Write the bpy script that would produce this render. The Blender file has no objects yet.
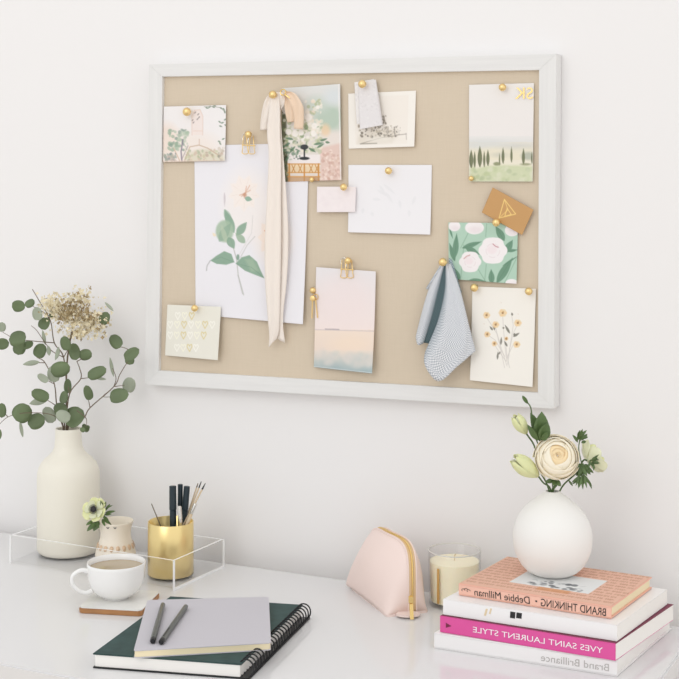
import bpy, bmesh, math, random
import numpy as np
from mathutils import Vector, Matrix, noise
random.seed(7)
rng = np.random.default_rng(5)
S = bpy.context.scene
COL = S.collection
V3 = Vector
rad = math.radians

# ---------------------------------------------------------------- camera
F_PX, HOR = 1430.0, 162.0            # focal length in pixels, horizon row
DESK, CAMH = 0.75, 0.72              # desk height, camera height above desk
YAW = rad(24.0)
FWD = V3((-math.sin(YAW), math.cos(YAW), 0)); RGT = V3((math.cos(YAW), math.sin(YAW), 0)); UP = V3((0, 0, 1))
DA = rad(25.6)                       # desk back edge angle in the camera's ground frame
back_lat, back_d = -0.2527, 2.590
tl_lat, tl_d = back_lat - .62*math.cos(DA), back_d + .62*math.sin(DA)
CAM = V3((0.95, -(tl_lat*math.sin(YAW) + tl_d*math.cos(YAW)) - 0.012, DESK + CAMH))
cd = bpy.data.cameras.new('camera'); cam = bpy.data.objects.new('camera', cd); COL.objects.link(cam)
cam.location = CAM; cam.rotation_euler = (math.pi/2, 0, YAW)
cd.sensor_width = 36; cd.lens = F_PX/679*36; cd.shift_y = -(339.5-HOR)/679; cd.clip_start = .05
S.camera = cam

# ---------------------------------------------------------------- light
w = bpy.data.worlds.new('daylight'); S.world = w; w.use_nodes = True
nt = w.node_tree; bgn = nt.nodes['Background']
tc = nt.nodes.new('ShaderNodeTexCoord'); sp = nt.nodes.new('ShaderNodeSeparateXYZ')
nt.links.new(tc.outputs['Generated'], sp.inputs[0])
rp = nt.nodes.new('ShaderNodeValToRGB')
rp.color_ramp.elements[0].position = 0.0; rp.color_ramp.elements[0].color = (.88, .887, .892, 1)
rp.color_ramp.elements[1].position = 1.0; rp.color_ramp.elements[1].color = (1.09, 1.09, 1.095, 1)
mr = nt.nodes.new('ShaderNodeMapRange'); mr.inputs['From Min'].default_value = -1; mr.inputs['From Max'].default_value = 1
nt.links.new(sp.outputs['X'], mr.inputs['Value']); nt.links.new(mr.outputs[0], rp.inputs[0])
nt.links.new(rp.outputs[0], bgn.inputs['Color']); bgn.inputs['Strength'].default_value = 1.0

def area(name, loc, target, size, energy, col=(1, 1, 1)):
    l = bpy.data.lights.new(name, 'AREA'); l.energy = energy; l.size = size; l.color = col
    o = bpy.data.objects.new(name, l); COL.objects.link(o); o.location = loc
    o.rotation_euler = (V3(target)-V3(loc)).to_track_quat('-Z', 'Y').to_euler(); return o
area('window_light', (-.6, -4.0, 3.0), (0.6, 0, 1.1), 2.2, 28, (1, .99, .98))
S.view_settings.view_transform = 'Standard'; S.view_settings.look = 'None'
S.view_settings.gamma = 1; S.view_settings.exposure = 0.0
S.view_settings.use_curve_mapping = False

# ---------------------------------------------------------------- projection of measured points
def P(x, y, z=0.0):                  # point at height z above the desk top
    d = F_PX*(CAMH - z)/(y - HOR); return CAM + FWD*d + RGT*((x-339.5)/F_PX*d) + UP*(z-CAMH)
def PD(x, y, d):                     # point at depth d
    return CAM + FWD*d + RGT*((x-339.5)/F_PX*d) - UP*((y-HOR)/F_PX*d)
def PW(x, y, off=0.0):               # point on the wall, off metres in front of it
    r = FWD + RGT*((x-339.5)/F_PX) - UP*((y-HOR)/F_PX)
    t = (-off - CAM.y)/r.y; return CAM + r*t
def depth(p): return (V3(p)-CAM).dot(FWD)

# ---------------------------------------------------------------- materials
def lin(c):
    c = np.asarray(c, float)/255
    return np.where(c <= .04045, c/12.92, ((c+.055)/1.055)**2.4)
def L4(c): return tuple(lin(c)) + (1,)
def mat(name, rgb, rough=.5, metal=0, noise_amt=0, nscale=40, stretch=(1, 1, 1), bump=0, bscale=200, spec=.5, sheen=0, sss=0, trans=0, coat=0):
    m = bpy.data.materials.new(name); m.use_nodes = True; n = m.node_tree.nodes; l = m.node_tree.links
    b = n['Principled BSDF']; b.inputs['Base Color'].default_value = L4(rgb)
    b.inputs['Roughness'].default_value = rough; b.inputs['Metallic'].default_value = metal
    b.inputs['Specular IOR Level'].default_value = spec
    if sheen: b.inputs['Sheen Weight'].default_value = sheen
    if coat: b.inputs['Coat Weight'].default_value = coat
    if trans: b.inputs['Transmission Weight'].default_value = trans
    if sss:
        b.inputs['Subsurface Weight'].default_value = sss; b.inputs['Subsurface Radius'].default_value = (.02, .015, .01); b.inputs['Subsurface Scale'].default_value = .3
    t = n.new('ShaderNodeTexCoord'); mp = n.new('ShaderNodeMapping'); mp.inputs['Scale'].default_value = stretch
    l.new(t.outputs['Object'], mp.inputs[0])
    if noise_amt:
        no = n.new('ShaderNodeTexNoise'); no.inputs['Scale'].default_value = nscale; no.inputs['Detail'].default_value = 4
        l.new(mp.outputs[0], no.inputs['Vector'])
        r = n.new('ShaderNodeValToRGB'); e = r.color_ramp.elements
        c = np.array(lin(rgb)); e[0].position = .3; e[1].position = .7
        e[0].color = tuple(c*(1-noise_amt))+(1,); e[1].color = tuple(np.minimum(c*(1+noise_amt), .95))+(1,)
        l.new(no.outputs['Fac'], r.inputs[0]); l.new(r.outputs[0], b.inputs['Base Color'])
    if bump:
        no = n.new('ShaderNodeTexNoise'); no.inputs['Scale'].default_value = bscale; no.inputs['Detail'].default_value = 3
        l.new(mp.outputs[0], no.inputs['Vector'])
        bp = n.new('ShaderNodeBump'); bp.inputs['Strength'].default_value = bump; bp.inputs['Distance'].default_value = .001
        l.new(no.outputs['Fac'], bp.inputs['Height']); l.new(bp.outputs[0], b.inputs['Normal'])
    return m

def clear(name, rough=0.0, tint=(255, 255, 255), fres=1.45, edge=None):
    m = bpy.data.materials.new(name); m.use_nodes = True; n = m.node_tree.nodes; l = m.node_tree.links
    out = n['Material Output']; n.remove(n['Principled BSDF'])
    tr = n.new('ShaderNodeBsdfTransparent'); tr.inputs[0].default_value = L4(tint)
    gl = n.new('ShaderNodeBsdfGlossy'); gl.inputs['Roughness'].default_value = rough
    lw = n.new('ShaderNodeLayerWeight'); lw.inputs['Blend'].default_value = .5
    pw = n.new('ShaderNodeMath'); pw.operation = 'POWER'; pw.inputs[1].default_value = 5.0; l.new(lw.outputs['Facing'], pw.inputs[0])
    ml = n.new('ShaderNodeMath'); ml.operation = 'MULTIPLY_ADD'; ml.inputs[1].default_value = .6*(fres-1)/.45; ml.inputs[2].default_value = .03; l.new(pw.outputs[0], ml.inputs[0])
    mx = n.new('ShaderNodeMixShader'); l.new(ml.outputs[0], mx.inputs[0]); l.new(tr.outputs[0], mx.inputs[1]); l.new(gl.outputs[0], mx.inputs[2])
    l.new(mx.outputs[0], out.inputs[0]); return m

M = {}
M['wall'] = mat('wall_paint', (238, 236, 235), .85, bump=.05, bscale=60)
M['floor'] = mat('floor_boards', (205, 190, 172), .5, noise_amt=.08, nscale=6, stretch=(1, 12, 1))
M['desk'] = mat('desk_lacquer', (226, 225, 225), .10, spec=.5)
M['frame'] = mat('whitewashed_wood', (228, 227, 225), .6, noise_amt=.03, nscale=12, stretch=(12, 1, .6), bump=.08, bscale=40)
M['frameh'] = mat('whitewashed_wood_rail', (228, 227, 225), .6, noise_amt=.03, nscale=12, stretch=(.6, 1, 12), bump=.08, bscale=40)
M['ceramic'] = mat('matte_ivory_ceramic', (236, 231, 217), .55, bump=.06, bscale=40)
M['white_ceramic'] = mat('matte_white_ceramic', (240, 238, 234), .6)
M['glaze'] = mat('white_glaze', (242, 241, 239), .12)
M['bud'] = mat('cream_ceramic', (240, 230, 214), .5)
M['tan'] = mat('peach_glaze', (226, 196, 164), .5)
M['dark'] = mat('dark_ink', (38, 36, 36), .6)
M['tea'] = mat('milky_tea', (178, 160, 130), .1)
M['brass'] = mat('brushed_brass', (238, 214, 152), .3, 1, bump=.1, bscale=300, stretch=(1, 1, .02))
M['pin'] = mat('satin_gold', (242, 212, 150), .38, 1)
M['gold'] = mat('polished_gold', (236, 204, 136), .25, 1)
M['silver'] = mat('silver_metal', (225, 222, 216), .22, 1)
M['green_handle'] = mat('dark_teal_barrel', (24, 42, 50), .35)
M['brush_wood'] = mat('pale_wood', (214, 194, 164), .5)
M['black'] = mat('black_plastic', (22, 23, 26), .35)
M['wire'] = mat('black_wire', (20, 20, 24), .35)
M['pen'] = mat('gunmetal', (105, 108, 104), .35, .7)
M['green_cloth'] = mat('dark_green_bookcloth', (48, 74, 72), .7, noise_amt=.18, nscale=60, bump=.2, bscale=500)
M['paper'] = mat('white_paper', (243, 240, 235), .8)
M['cream_paper'] = mat('cream_paper', (240, 226, 190), .8)
M['grey_cover'] = mat('grey_lilac_card', (200, 197, 203), .75)
M['pouch'] = mat('blush_leather', (242, 221, 213), .45, bump=.25, bscale=700)
M['tape'] = mat('tan_zip_tape', (226, 194, 148), .6)
M['wax'] = mat('ivory_wax', (252, 241, 212), .5, sss=.3)
M['glass'] = clear('clear_glass', 0, (255, 255, 255))
M['acrylic'] = clear('clear_acrylic', 0, (255, 255, 255), 1.3)
M['rim'] = mat('glass_rim_reflection_grey', (214, 211, 204), .12)  # opaque grey stands in for the darker reflections a glass rim gathers
M['acrylic_edge'] = mat('polished_acrylic_edge', (250, 250, 250), .2)
M['cork'] = mat('coaster_wood', (176, 126, 80), .55, noise_amt=.12, nscale=40)
M['marble'] = mat('white_marble', (232, 231, 227), .2, noise_amt=.08, nscale=25)
M['pink'] = mat('hot_pink_cover', (224, 84, 158), .4)
M['maroon'] = mat('maroon_edge', (120, 34, 66), .5)
M['salmon'] = mat('salmon_cover', (240, 190, 170), .55)
M['book_white'] = mat('glossy_white_cover', (243, 241, 240), .3)
M['grey_ink'] = mat('grey_ink', (190, 186, 183), .6)
M['white_ink'] = mat('white_ink', (250, 244, 246), .6)
M['beige_ink'] = mat('beige_ink', (228, 208, 172), .6)
M['silk'] = mat('ivory_silk', (250, 240, 230), .55, sheen=.3)
n = M['silk'].node_tree.nodes; mx = n.new('ShaderNodeMixShader'); mx.inputs[0].default_value = .86; tr = n.new('ShaderNodeBsdfTransparent')
M['silk'].node_tree.links.new(tr.outputs[0], mx.inputs[1]); M['silk'].node_tree.links.new(n['Principled BSDF'].outputs[0], mx.inputs[2]); M['silk'].node_tree.links.new(mx.outputs[0], n['Material Output'].inputs[0])
M['silk_tan'] = mat('tan_silk', (238, 212, 186), .55, sheen=.3)
M['stem'] = mat('green_stem', (82, 104, 58), .55)
M['twig'] = mat('brown_twig', (112, 96, 78), .6)
M['leaf'] = mat('eucalyptus_leaf', (98, 114, 78), .5, noise_amt=.18, nscale=25)
M['leaf_pale'] = mat('pale_eucalyptus_leaf', (160, 168, 148), .55, noise_amt=.1, nscale=25)
M['leaf_dark'] = mat('deep_green_leaf', (86, 110, 62), .45, noise_amt=.2, nscale=40)
M['rose'] = mat('cream_petal', (253, 243, 220), .6, sss=.12)
M['rose_in'] = mat('peach_petal', (250, 224, 178), .6, sss=.12)
M['lime'] = mat('lime_petal', (228, 230, 172), .6, sss=.15)
M['lime_pale'] = mat('pale_lime_petal', (232, 234, 198), .6, sss=.15)
M['floret'] = mat('dried_cream_floret', (228, 217, 186), .8, noise_amt=.15, nscale=60)
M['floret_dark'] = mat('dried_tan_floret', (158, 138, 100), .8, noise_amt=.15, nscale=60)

def linen():
    m = mat('linen', (215, 199, 176), .9); n = m.node_tree.nodes; l = m.node_tree.links; b = n['Principled BSDF']
    t = n.new('ShaderNodeTexCoord')
    def wv(st):
        mp = n.new('ShaderNodeMapping'); mp.inputs['Scale'].default_value = st; l.new(t.outputs['Object'], mp.inputs[0])
        no = n.new('ShaderNodeTexNoise'); no.inputs['Scale'].default_value = 30; no.inputs['Detail'].default_value = 4; l.new(mp.outputs[0], no.inputs['Vector']); return no
    a, c = wv((1, 1, 30)), wv((30, 1, 1))
    ad = n.new('ShaderNodeMath'); ad.operation = 'ADD'; l.new(a.outputs['Fac'], ad.inputs[0]); l.new(c.outputs['Fac'], ad.inputs[1])
    r = n.new('ShaderNodeValToRGB'); e = r.color_ramp.elements
    e[0].position = .35; e[1].position = .65; e[0].color = L4((211, 196, 174)); e[1].color = L4((215, 200, 179))
    hf = n.new('ShaderNodeMath'); hf.operation = 'MULTIPLY'; hf.inputs[1].default_value = .5
    l.new(ad.outputs[0], hf.inputs[0]); l.new(hf.outputs[0], r.inputs[0]); l.new(r.outputs[0], b.inputs['Base Color'])
    bp = n.new('ShaderNodeBump'); bp.inputs['Strength'].default_value = .2; bp.inputs['Distance'].default_value = .0006
    l.new(hf.outputs[0], bp.inputs['Height']); l.new(bp.outputs[0], b.inputs['Normal']); return m
M['linen'] = linen()

def print_mat(name, rough=.75, metal_col=None):
    m = bpy.data.materials.new(name); m.use_nodes = True; n = m.node_tree.nodes
    a = n.new('ShaderNodeVertexColor'); a.layer_name = 'ink'
    b = n['Principled BSDF']; b.inputs['Roughness'].default_value = rough
    m.node_tree.links.new(a.outputs[0], b.inputs['Base Color']); return m
M['print'] = print_mat('printed_paper')
M['foil'] = print_mat('kraft_foil_paper', .5)

def gingham():
    m = mat('blue_grey_check', (200, 208, 214), .9, sheen=.2); n = m.node_tree.nodes; l = m.node_tree.links; b = n['Principled BSDF']
    t = n.new('ShaderNodeTexCoord'); mp = n.new('ShaderNodeMapping'); mp.inputs['Scale'].default_value = (1, 1, 1); l.new(t.outputs['UV'], mp.inputs[0])
    ck = n.new('ShaderNodeTexChecker'); ck.inputs['Scale'].default_value = 130
    ck.inputs['Color1'].default_value = L4((232, 233, 235)); ck.inputs['Color2'].default_value = L4((172, 178, 186))
    l.new(mp.outputs[0], ck.inputs['Vector'])
    v = n.new('ShaderNodeVertexColor'); v.layer_name = 'ink'
    mx = n.new('ShaderNodeMix'); mx.data_type = 'RGBA'; mx.blend_type = 'MULTIPLY'; mx.inputs[0].default_value = 1
    l.new(ck.outputs[0], mx.inputs[6]); l.new(v.outputs[0], mx.inputs[7]); l.new(mx.outputs[2], b.inputs['Base Color']); return m
M['check'] = gingham()

# ---------------------------------------------------------------- object helpers
def thing(name, label, cat, loc, group=None):
    o = bpy.data.objects.new(name, None); COL.objects.link(o); o.location = loc; o.empty_display_size = .02
    return tag(o, label, cat, group)
def tag(o, label, cat, group=None):
    o['label'] = label; o['category'] = cat
    if group: o['group'] = group
    return o
def finish(me, ang=40):
    for p in me.polygons: p.use_smooth = True
    me.set_sharp_from_angle(angle=rad(ang))
def base_loc(parent):
    p = V3((0, 0, 0))
    while parent is not None: p += parent.location; parent = parent.parent
    return p
def obj(name, bm, m, parent=None, label=None, origin=None, ang=40, recalc=True):
    if recalc: bmesh.ops.recalc_face_normals(bm, faces=bm.faces)
    o0 = base_loc(parent) if parent else (V3(origin) if origin is not None else V3((0, 0, 0)))
    for v in bm.verts: v.co -= o0
    me = bpy.data.meshes.new(name); bm.to_mesh(me); bm.free()
    for k in (m if isinstance(m, (list, tuple)) else [m]): me.materials.append(k)
    finish(me, ang)
    o = bpy.data.objects.new(name, me); COL.objects.link(o)
    if parent: o.parent = parent
    elif origin is not None: o.location = o0
    if label: o['label'] = label
    return o
def structure(o): o['kind'] = 'structure'; return o
def setmat(faces, i):
    for f in faces: f.material_index = i
def obb(bm, o, e1, e2, e3, bevel=0, mi=0):
    vs = [bm.verts.new(V3(o)+e1*a+e2*b+e3*c) for c in (0, 1) for b in (0, 1) for a in (0, 1)]
    fs = [bm.faces.new([vs[i] for i in q]) for q in ((0, 2, 3, 1), (4, 5, 7, 6), (0, 1, 5, 4), (2, 6, 7, 3), (0, 4, 6, 2), (1, 3, 7, 5))]
    setmat(fs, mi)
    if bevel:
        es = list({e for f in fs for e in f.edges}); r = bmesh.ops.bevel(bm, geom=es, offset=bevel, segments=2, affect='EDGES'); setmat(r['faces'], mi)
    return fs
def prism(bm, pts, up, mi=0):
    lo = [bm.verts.new(p) for p in pts]; hi = [bm.verts.new(V3(p)+up) for p in pts]; n = len(pts)
    fs = [bm.faces.new(lo[::-1]), bm.faces.new(hi)] + [bm.faces.new([lo[i], lo[(i+1) % n], hi[(i+1) % n], hi[i]]) for i in range(n)]
    setmat(fs, mi); return fs
def lathe(bm, c, prof, seg=64, axis=None, mi=0, mod=None):
    c = V3(c); rings = []
    if axis is None: a, u, v = UP, V3((1, 0, 0)), V3((0, 1, 0))
    else:
        a = V3(axis).normalized(); u = a.orthogonal().normalized(); v = a.cross(u)
    for r, z in prof:
        if r < 1e-6: rings.append([bm.verts.new(c+a*z)])
        else:
            ring = []
            for k in range(seg):
                t = 2*math.pi*k/seg; rr = r*(mod(t, z) if mod else 1)
                ring.append(bm.verts.new(c+a*z+(u*math.cos(t)+v*math.sin(t))*rr))
            rings.append(ring)
    for A, B in zip(rings, rings[1:]):
        for k in range(seg):
            q = [A[k % len(A)], A[(k+1) % len(A)], B[(k+1) % len(B)], B[k % len(B)]]
            s = []
            for x in q:
                if x not in s: s.append(x)
            if len(s) > 2: bm.faces.new(s).material_index = mi
def spline(pts, n=8):
    pts = [V3(p) for p in pts]
    if len(pts) < 3: return [pts[0].lerp(pts[-1], i/n) for i in range(n+1)]
    out = []
    e = [pts[0]*2-pts[1]] + pts + [pts[-1]*2-pts[-2]]
    for i in range(1, len(e)-2):
        p0, p1, p2, p3 = e[i-1:i+3]
        for k in range(n):
            t = k/n
            out.append(.5*((2*p1)+(p2-p0)*t+(2*p0-5*p1+4*p2-p3)*t*t+(3*p1-p0-3*p2+p3)*t**3))
    out.append(pts[-1]); return out
def tube(bm, pts, r, seg=8, mi=0, closed=False):
    pts = [V3(p) for p in pts]; n = len(pts); rings = []
    rr = r if callable(r) else (lambda t: r)
    u = None
    for i, p in enumerate(pts):
        t = (pts[(i+1) % n]-pts[i-1]) if closed else (pts[min(i+1, n-1)]-pts[max(i-1, 0)])
        t = t.normalized() if t.length > 1e-9 else V3((0, 0, 1))
        u = (t.orthogonal() if u is None else u - t*u.dot(t)).normalized(); v = t.cross(u)
        R = rr(i/(n-1))
        rings.append([bm.verts.new(p+(u*math.cos(2*math.pi*k/seg)+v*math.sin(2*math.pi*k/seg))*R) for k in range(seg)])
    for i in range(n if closed else n-1):
        A, B = rings[i], rings[(i+1) % n]
        for k in range(seg): bm.faces.new([A[k], A[(k+1) % seg], B[(k+1) % seg], B[k]]).material_index = mi
    if not closed:
        bm.faces.new(rings[0][::-1]).material_index = mi; bm.faces.new(rings[-1]).material_index = mi
def grid(bm, fn, nu, nv, mi=0):
    vs = [[bm.verts.new(fn(i/nu, j/nv)) for i in range(nu+1)] for j in range(nv+1)]
    for j in range(nv):
        for i in range(nu):
            bm.faces.new([vs[j][i], vs[j][i+1], vs[j+1][i+1], vs[j+1][i]]).material_index = mi
    return vs
def solid(o, t, offset=0):
    m = o.modifiers.new('thickness', 'SOLIDIFY'); m.thickness = t; m.offset = offset; return o
def leaf(bm, base, tip, nrm, width, mi=0, shape=.5, cup=.15, bend=.1, n=8, round_=False):
    base, tip, nrm = V3(base), V3(tip), V3(nrm); ax = tip-base; Ln = ax.length; ax.normalize()
    nrm = (nrm-ax*nrm.dot(ax)).normalized(); sd = ax.cross(nrm)
    def fn(u, v):
        q = 2*u-1
        wd = width*.5*(math.sin(math.pi*max(0, min(1, v))**(.5/shape if shape < .5 else 1))**.75 if 0 < v < 1 else 0.02)
        if round_: wd = width*.5*(math.sqrt(max(0, 1-(2*(v**.88)-1)**2))**.92 if 0 < v < 1 else .02)
        return base+ax*(Ln*v)+sd*(q*wd)+nrm*(cup*wd*q*q - bend*Ln*math.sin(math.pi*v)*-1*.5)
    grid(bm, fn, 4, n, mi)

# ---------------------------------------------------------------- painted paper
class Paint:
    def __init__(s, X, Y, bg): s.X, s.Y = X, Y; s.C = np.tile(np.array(bg, float), (X.size, 1)).reshape(X.shape+(3,))
    def mix(s, a, col):
        a = np.clip(a, 0, 1)[..., None]; s.C = s.C*(1-a)+np.array(col, float)*a
    def ell(s, cx, cy, rx, ry, col, a=1, soft=.6, rot=0):
        c, q = math.cos(rad(rot)), math.sin(rad(rot)); dx, dy = s.X-cx, s.Y-cy
        x, y = dx*c+dy*q, -dx*q+dy*c
        sd = (np.sqrt((x/rx)**2+(y/ry)**2)-1)*min(rx, ry); s.mix(a*np.clip(.5-sd/soft, 0, 1), col)
    def _segd(s, a, b):
        ax, ay = a; bx, by = b; vx, vy = bx-ax, by-ay; L = vx*vx+vy*vy+1e-12
        t = np.clip(((s.X-ax)*vx+(s.Y-ay)*vy)/L, 0, 1); return np.hypot(s.X-ax-t*vx, s.Y-ay-t*vy)
    def line(s, pts, wd, col, a=1, soft=.6):
        d = np.full(s.X.shape, 1e9)
        for p, q in zip(pts, pts[1:]): d = np.minimum(d, s._segd(p, q))
        s.mix(a*np.clip(.5-(d-wd/2)/soft, 0, 1), col)
    def poly(s, pts, col, a=1, soft=.6):
        ins = np.zeros(s.X.shape, bool); d = np.full(s.X.shape, 1e9)
        for (x1, y1), (x2, y2) in zip(pts, pts[1:]+pts[:1]):
            d = np.minimum(d, s._segd((x1, y1), (x2, y2)))
            c = (y1 > s.Y) != (y2 > s.Y)
            ins ^= c & (s.X < (x2-x1)*(s.Y-y1)/((y2-y1) if y2 != y1 else 1e-9)+x1)
        s.mix(a*np.clip(.5-np.where(ins, -d, d)/soft, 0, 1), col)
    def leaf(s, a, b, wd, col, al=1, soft=.6):
        ax, ay = a; bx, by = b; vx, vy = bx-ax, by-ay; L = math.hypot(vx, vy); vx /= L; vy /= L
        t = ((s.X-ax)*vx+(s.Y-ay)*vy)/L; dd = np.abs(-(s.X-ax)*vy+(s.Y-ay)*vx)
        wv = wd/2*np.sin(np.pi*np.clip(t, 0, 1)**.8)
        s.mix(al*np.where((t > 0) & (t < 1), np.clip(.5-(dd-wv)/soft, 0, 1), 0), col)
    def band(s, y0, y1, c0, c1, a=1):
        t = np.clip((s.Y-y0)/(y1-y0), 0, 1)[..., None]; m = ((s.Y >= y0) & (s.Y <= y1))[..., None]*a
        s.C = s.C*(1-m)+(np.array(c0, float)*(1-t)+np.array(c1, float)*t)*m
    def dabs(s, n, box, rx, cols, a=.8, soft=.7):
        for _ in range(n):
            r = rng.uniform(*rx); s.ell(rng.uniform(box[0], box[2]), rng.uniform(box[1], box[3]), r, r*rng.uniform(.5, 1), cols[rng.integers(len(cols))], a, soft, rng.uniform(0, 180))

def raster(name, A, B, nu, nv, pos, bg, paint, m, parent=None, thick=0.0004, origin=None):
    """sheet of paper: A, B arrays of art coordinates; pos gives the 3-D points"""
    p = Paint(A, B, bg)
    if paint: paint(p)
    co = pos.reshape(-1, 3)
    o0 = base_loc(parent) if parent else (np.array(origin) if origin is not None else np.zeros(3))
    idx = np.arange((nu+1)*(nv+1)).reshape(nv+1, nu+1)
    q = np.stack([idx[:-1, :-1], idx[1:, :-1], idx[1:, 1:], idx[:-1, 1:]], -1).reshape(-1, 4)
    me = bpy.data.meshes.new(name)
    me.from_pydata((co-np.array(o0)).tolist(), [], q.tolist())
    at = me.color_attributes.new('ink', 'FLOAT_COLOR', 'POINT')
    rgba = np.concatenate([lin(p.C.reshape(-1, 3)), np.ones((co.shape[0], 1))], 1).astype(np.float32)
    at.data.foreach_set('color', rgba.ravel()); me.materials.append(m); finish(me)
    o = bpy.data.objects.new(name, me); COL.objects.link(o)
    if parent: o.parent = parent
    elif origin is not None: o.location = V3(o0)
    if thick: solid(o, thick, -1)
    return o
BOARD_OFF = .024
def card(name, label, cat, q, bg, paint=None, off=.0015, curl=None, m='print', res=1.7, group='cards and prints pinned to the board', thick=.0005):
    TL, TR, BR, BL = [np.array(k, float) for k in q]
    wpx, hpx = np.linalg.norm(TR-TL), np.linalg.norm(BL-TL)
    nu, nv = max(8, int(wpx*res)), max(8, int(hpx*res))
    u, v = np.meshgrid(np.linspace(0, 1, nu+1), np.linspace(0, 1, nv+1))
    def bil(a, b, c, d): return (a*((1-u)*(1-v))[..., None]+b*(u*(1-v))[..., None]+c*(u*v)[..., None]+d*((1-u)*v)[..., None])
    px = bil(TL, TR, BR, BL)
    W = [np.array(PW(*k, off=BOARD_OFF+off)) for k in (TL, TR, BR, BL)]
    pos = bil(*W)
    if curl is not None: pos[..., 1] -= curl(u, v)
    c = pos.reshape(-1, 3).mean(0)
    o = raster(name, px[..., 0], px[..., 1], nu, nv, pos, bg, paint, M[m], None, thick, c)
    tag(o, label, cat, group); return o
def Z(ox, oy, s):
    return lambda *a: ([(x/s+ox, y/s+oy) for x, y in a] if len(a) > 1 else (a[0][0]/s+ox, a[0][1]/s+oy))

# ---------------------------------------------------------------- the setting
bm = bmesh.new(); obb(bm, (-2.2, 0, 0), V3((4.4, 0, 0)), V3((0, .1, 0)), V3((0, 0, 2.8))); structure(obj('wall_back', bm, M['wall']))
bm = bmesh.new(); obb(bm, (-2.2, -3.4, -.1), V3((4.4, 0, 0)), V3((0, 3.5, 0)), V3((0, 0, .1))); structure(obj('floor', bm, M['floor']))
bm = bmesh.new(); obb(bm, (-2.2, -.014, 0), V3((4.4, 0, 0)), V3((0, .0139, 0)), V3((0, 0, .09)), .003); structure(obj('baseboard_back', bm, M['frame']))

# ---------------------------------------------------------------- desk
ca, sa = math.cos(DA), math.sin(DA)
E1 = RGT*ca - FWD*sa; E2 = -(RGT*sa + FWD*ca)          # along the desk, and towards the room
BP = CAM + RGT*back_lat + FWD*back_d; BP.z = DESK
DL = BP - E1*.60; Llen = 1.491; Dd = .585
desk = thing('desk', 'glossy white writing desk against the white wall', 'desk', DL - UP*DESK)
bm = bmesh.new(); obb(bm, DL-UP*.028, E1*Llen, E2*Dd, UP*.028, .003); obj('top', bm, M['desk'], desk)
bm = bmesh.new(); obb(bm, DL-UP*.148+E1*.02+E2*.02, E1*(Llen-.04), E2*(Dd-.035), UP*.12, .002); obj('apron', bm, M['desk'], desk)
for i in range(2):
    bm = bmesh.new(); obb(bm, DL-UP*.143+E1*(.05+i*.70)+E2*(Dd-.0152), E1*.69, E2*.012, UP*.108, .002); dr = obj('drawer', bm, M['desk'], desk)
    bm = bmesh.new(); lathe(bm, DL-UP*.09+E1*(.395+i*.70)+E2*(Dd-.0035), [(0, 0), (.006, 0), (.006, .012), (.013, .016), (.013, .022), (0, .024)], 20, E2); obj('knob', bm, M['pin'], dr)
for a in (0, 1):
    for b in (0, 1):
        bm = bmesh.new(); o = DL - UP*DESK + E1*(.03+a*(Llen-.105)) + E2*(.03+b*(Dd-.105))
        obb(bm, o, E1*.045, E2*.045, UP*(DESK-.1475), .003); obj('leg', bm, M['desk'], desk)

# ---------------------------------------------------------------- pinboard
FO = [(149, 64.5), (556.5, 53.8), (554, 409), (145, 384.5)]
FI = [(162.3, 76.6), (539, 70), (537.8, 392.8), (158.8, 370.6)]
board = thing('pinboard', 'large linen pinboard in a whitewashed wooden frame on the wall', 'pinboard', PW(350, 397, 0))
OFF = .032
def ring_pt(lst, off): return [PW(*p, off=off) for p in lst]
out_f = ring_pt(FO, OFF); in_f = ring_pt(FI, OFF)
for i in range(4):
    j = (i+1) % 4; bm = bmesh.new()
    back = V3((0, OFF-.0008, 0))
    prism(bm, [out_f[i], out_f[j], in_f[j], in_f[i]], back)
    bmesh.ops.bevel(bm, geom=list(bm.edges), offset=.0005, segments=2, affect='EDGES')
    obj('frame_rail', bm, M['frame'] if i % 2 else M['frameh'], board)
bm = bmesh.new(); c = [PW(*p, off=BOARD_OFF) for p in FI]
cc = sum(c, V3())/4; c = [p+(p-cc).normalized()*.012 for p in c]
prism(bm, [c[0], c[1], c[2], c[3]], V3((0, BOARD_OFF-.002, 0))); obj('linen_panel', bm, M['linen'], board)

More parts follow.
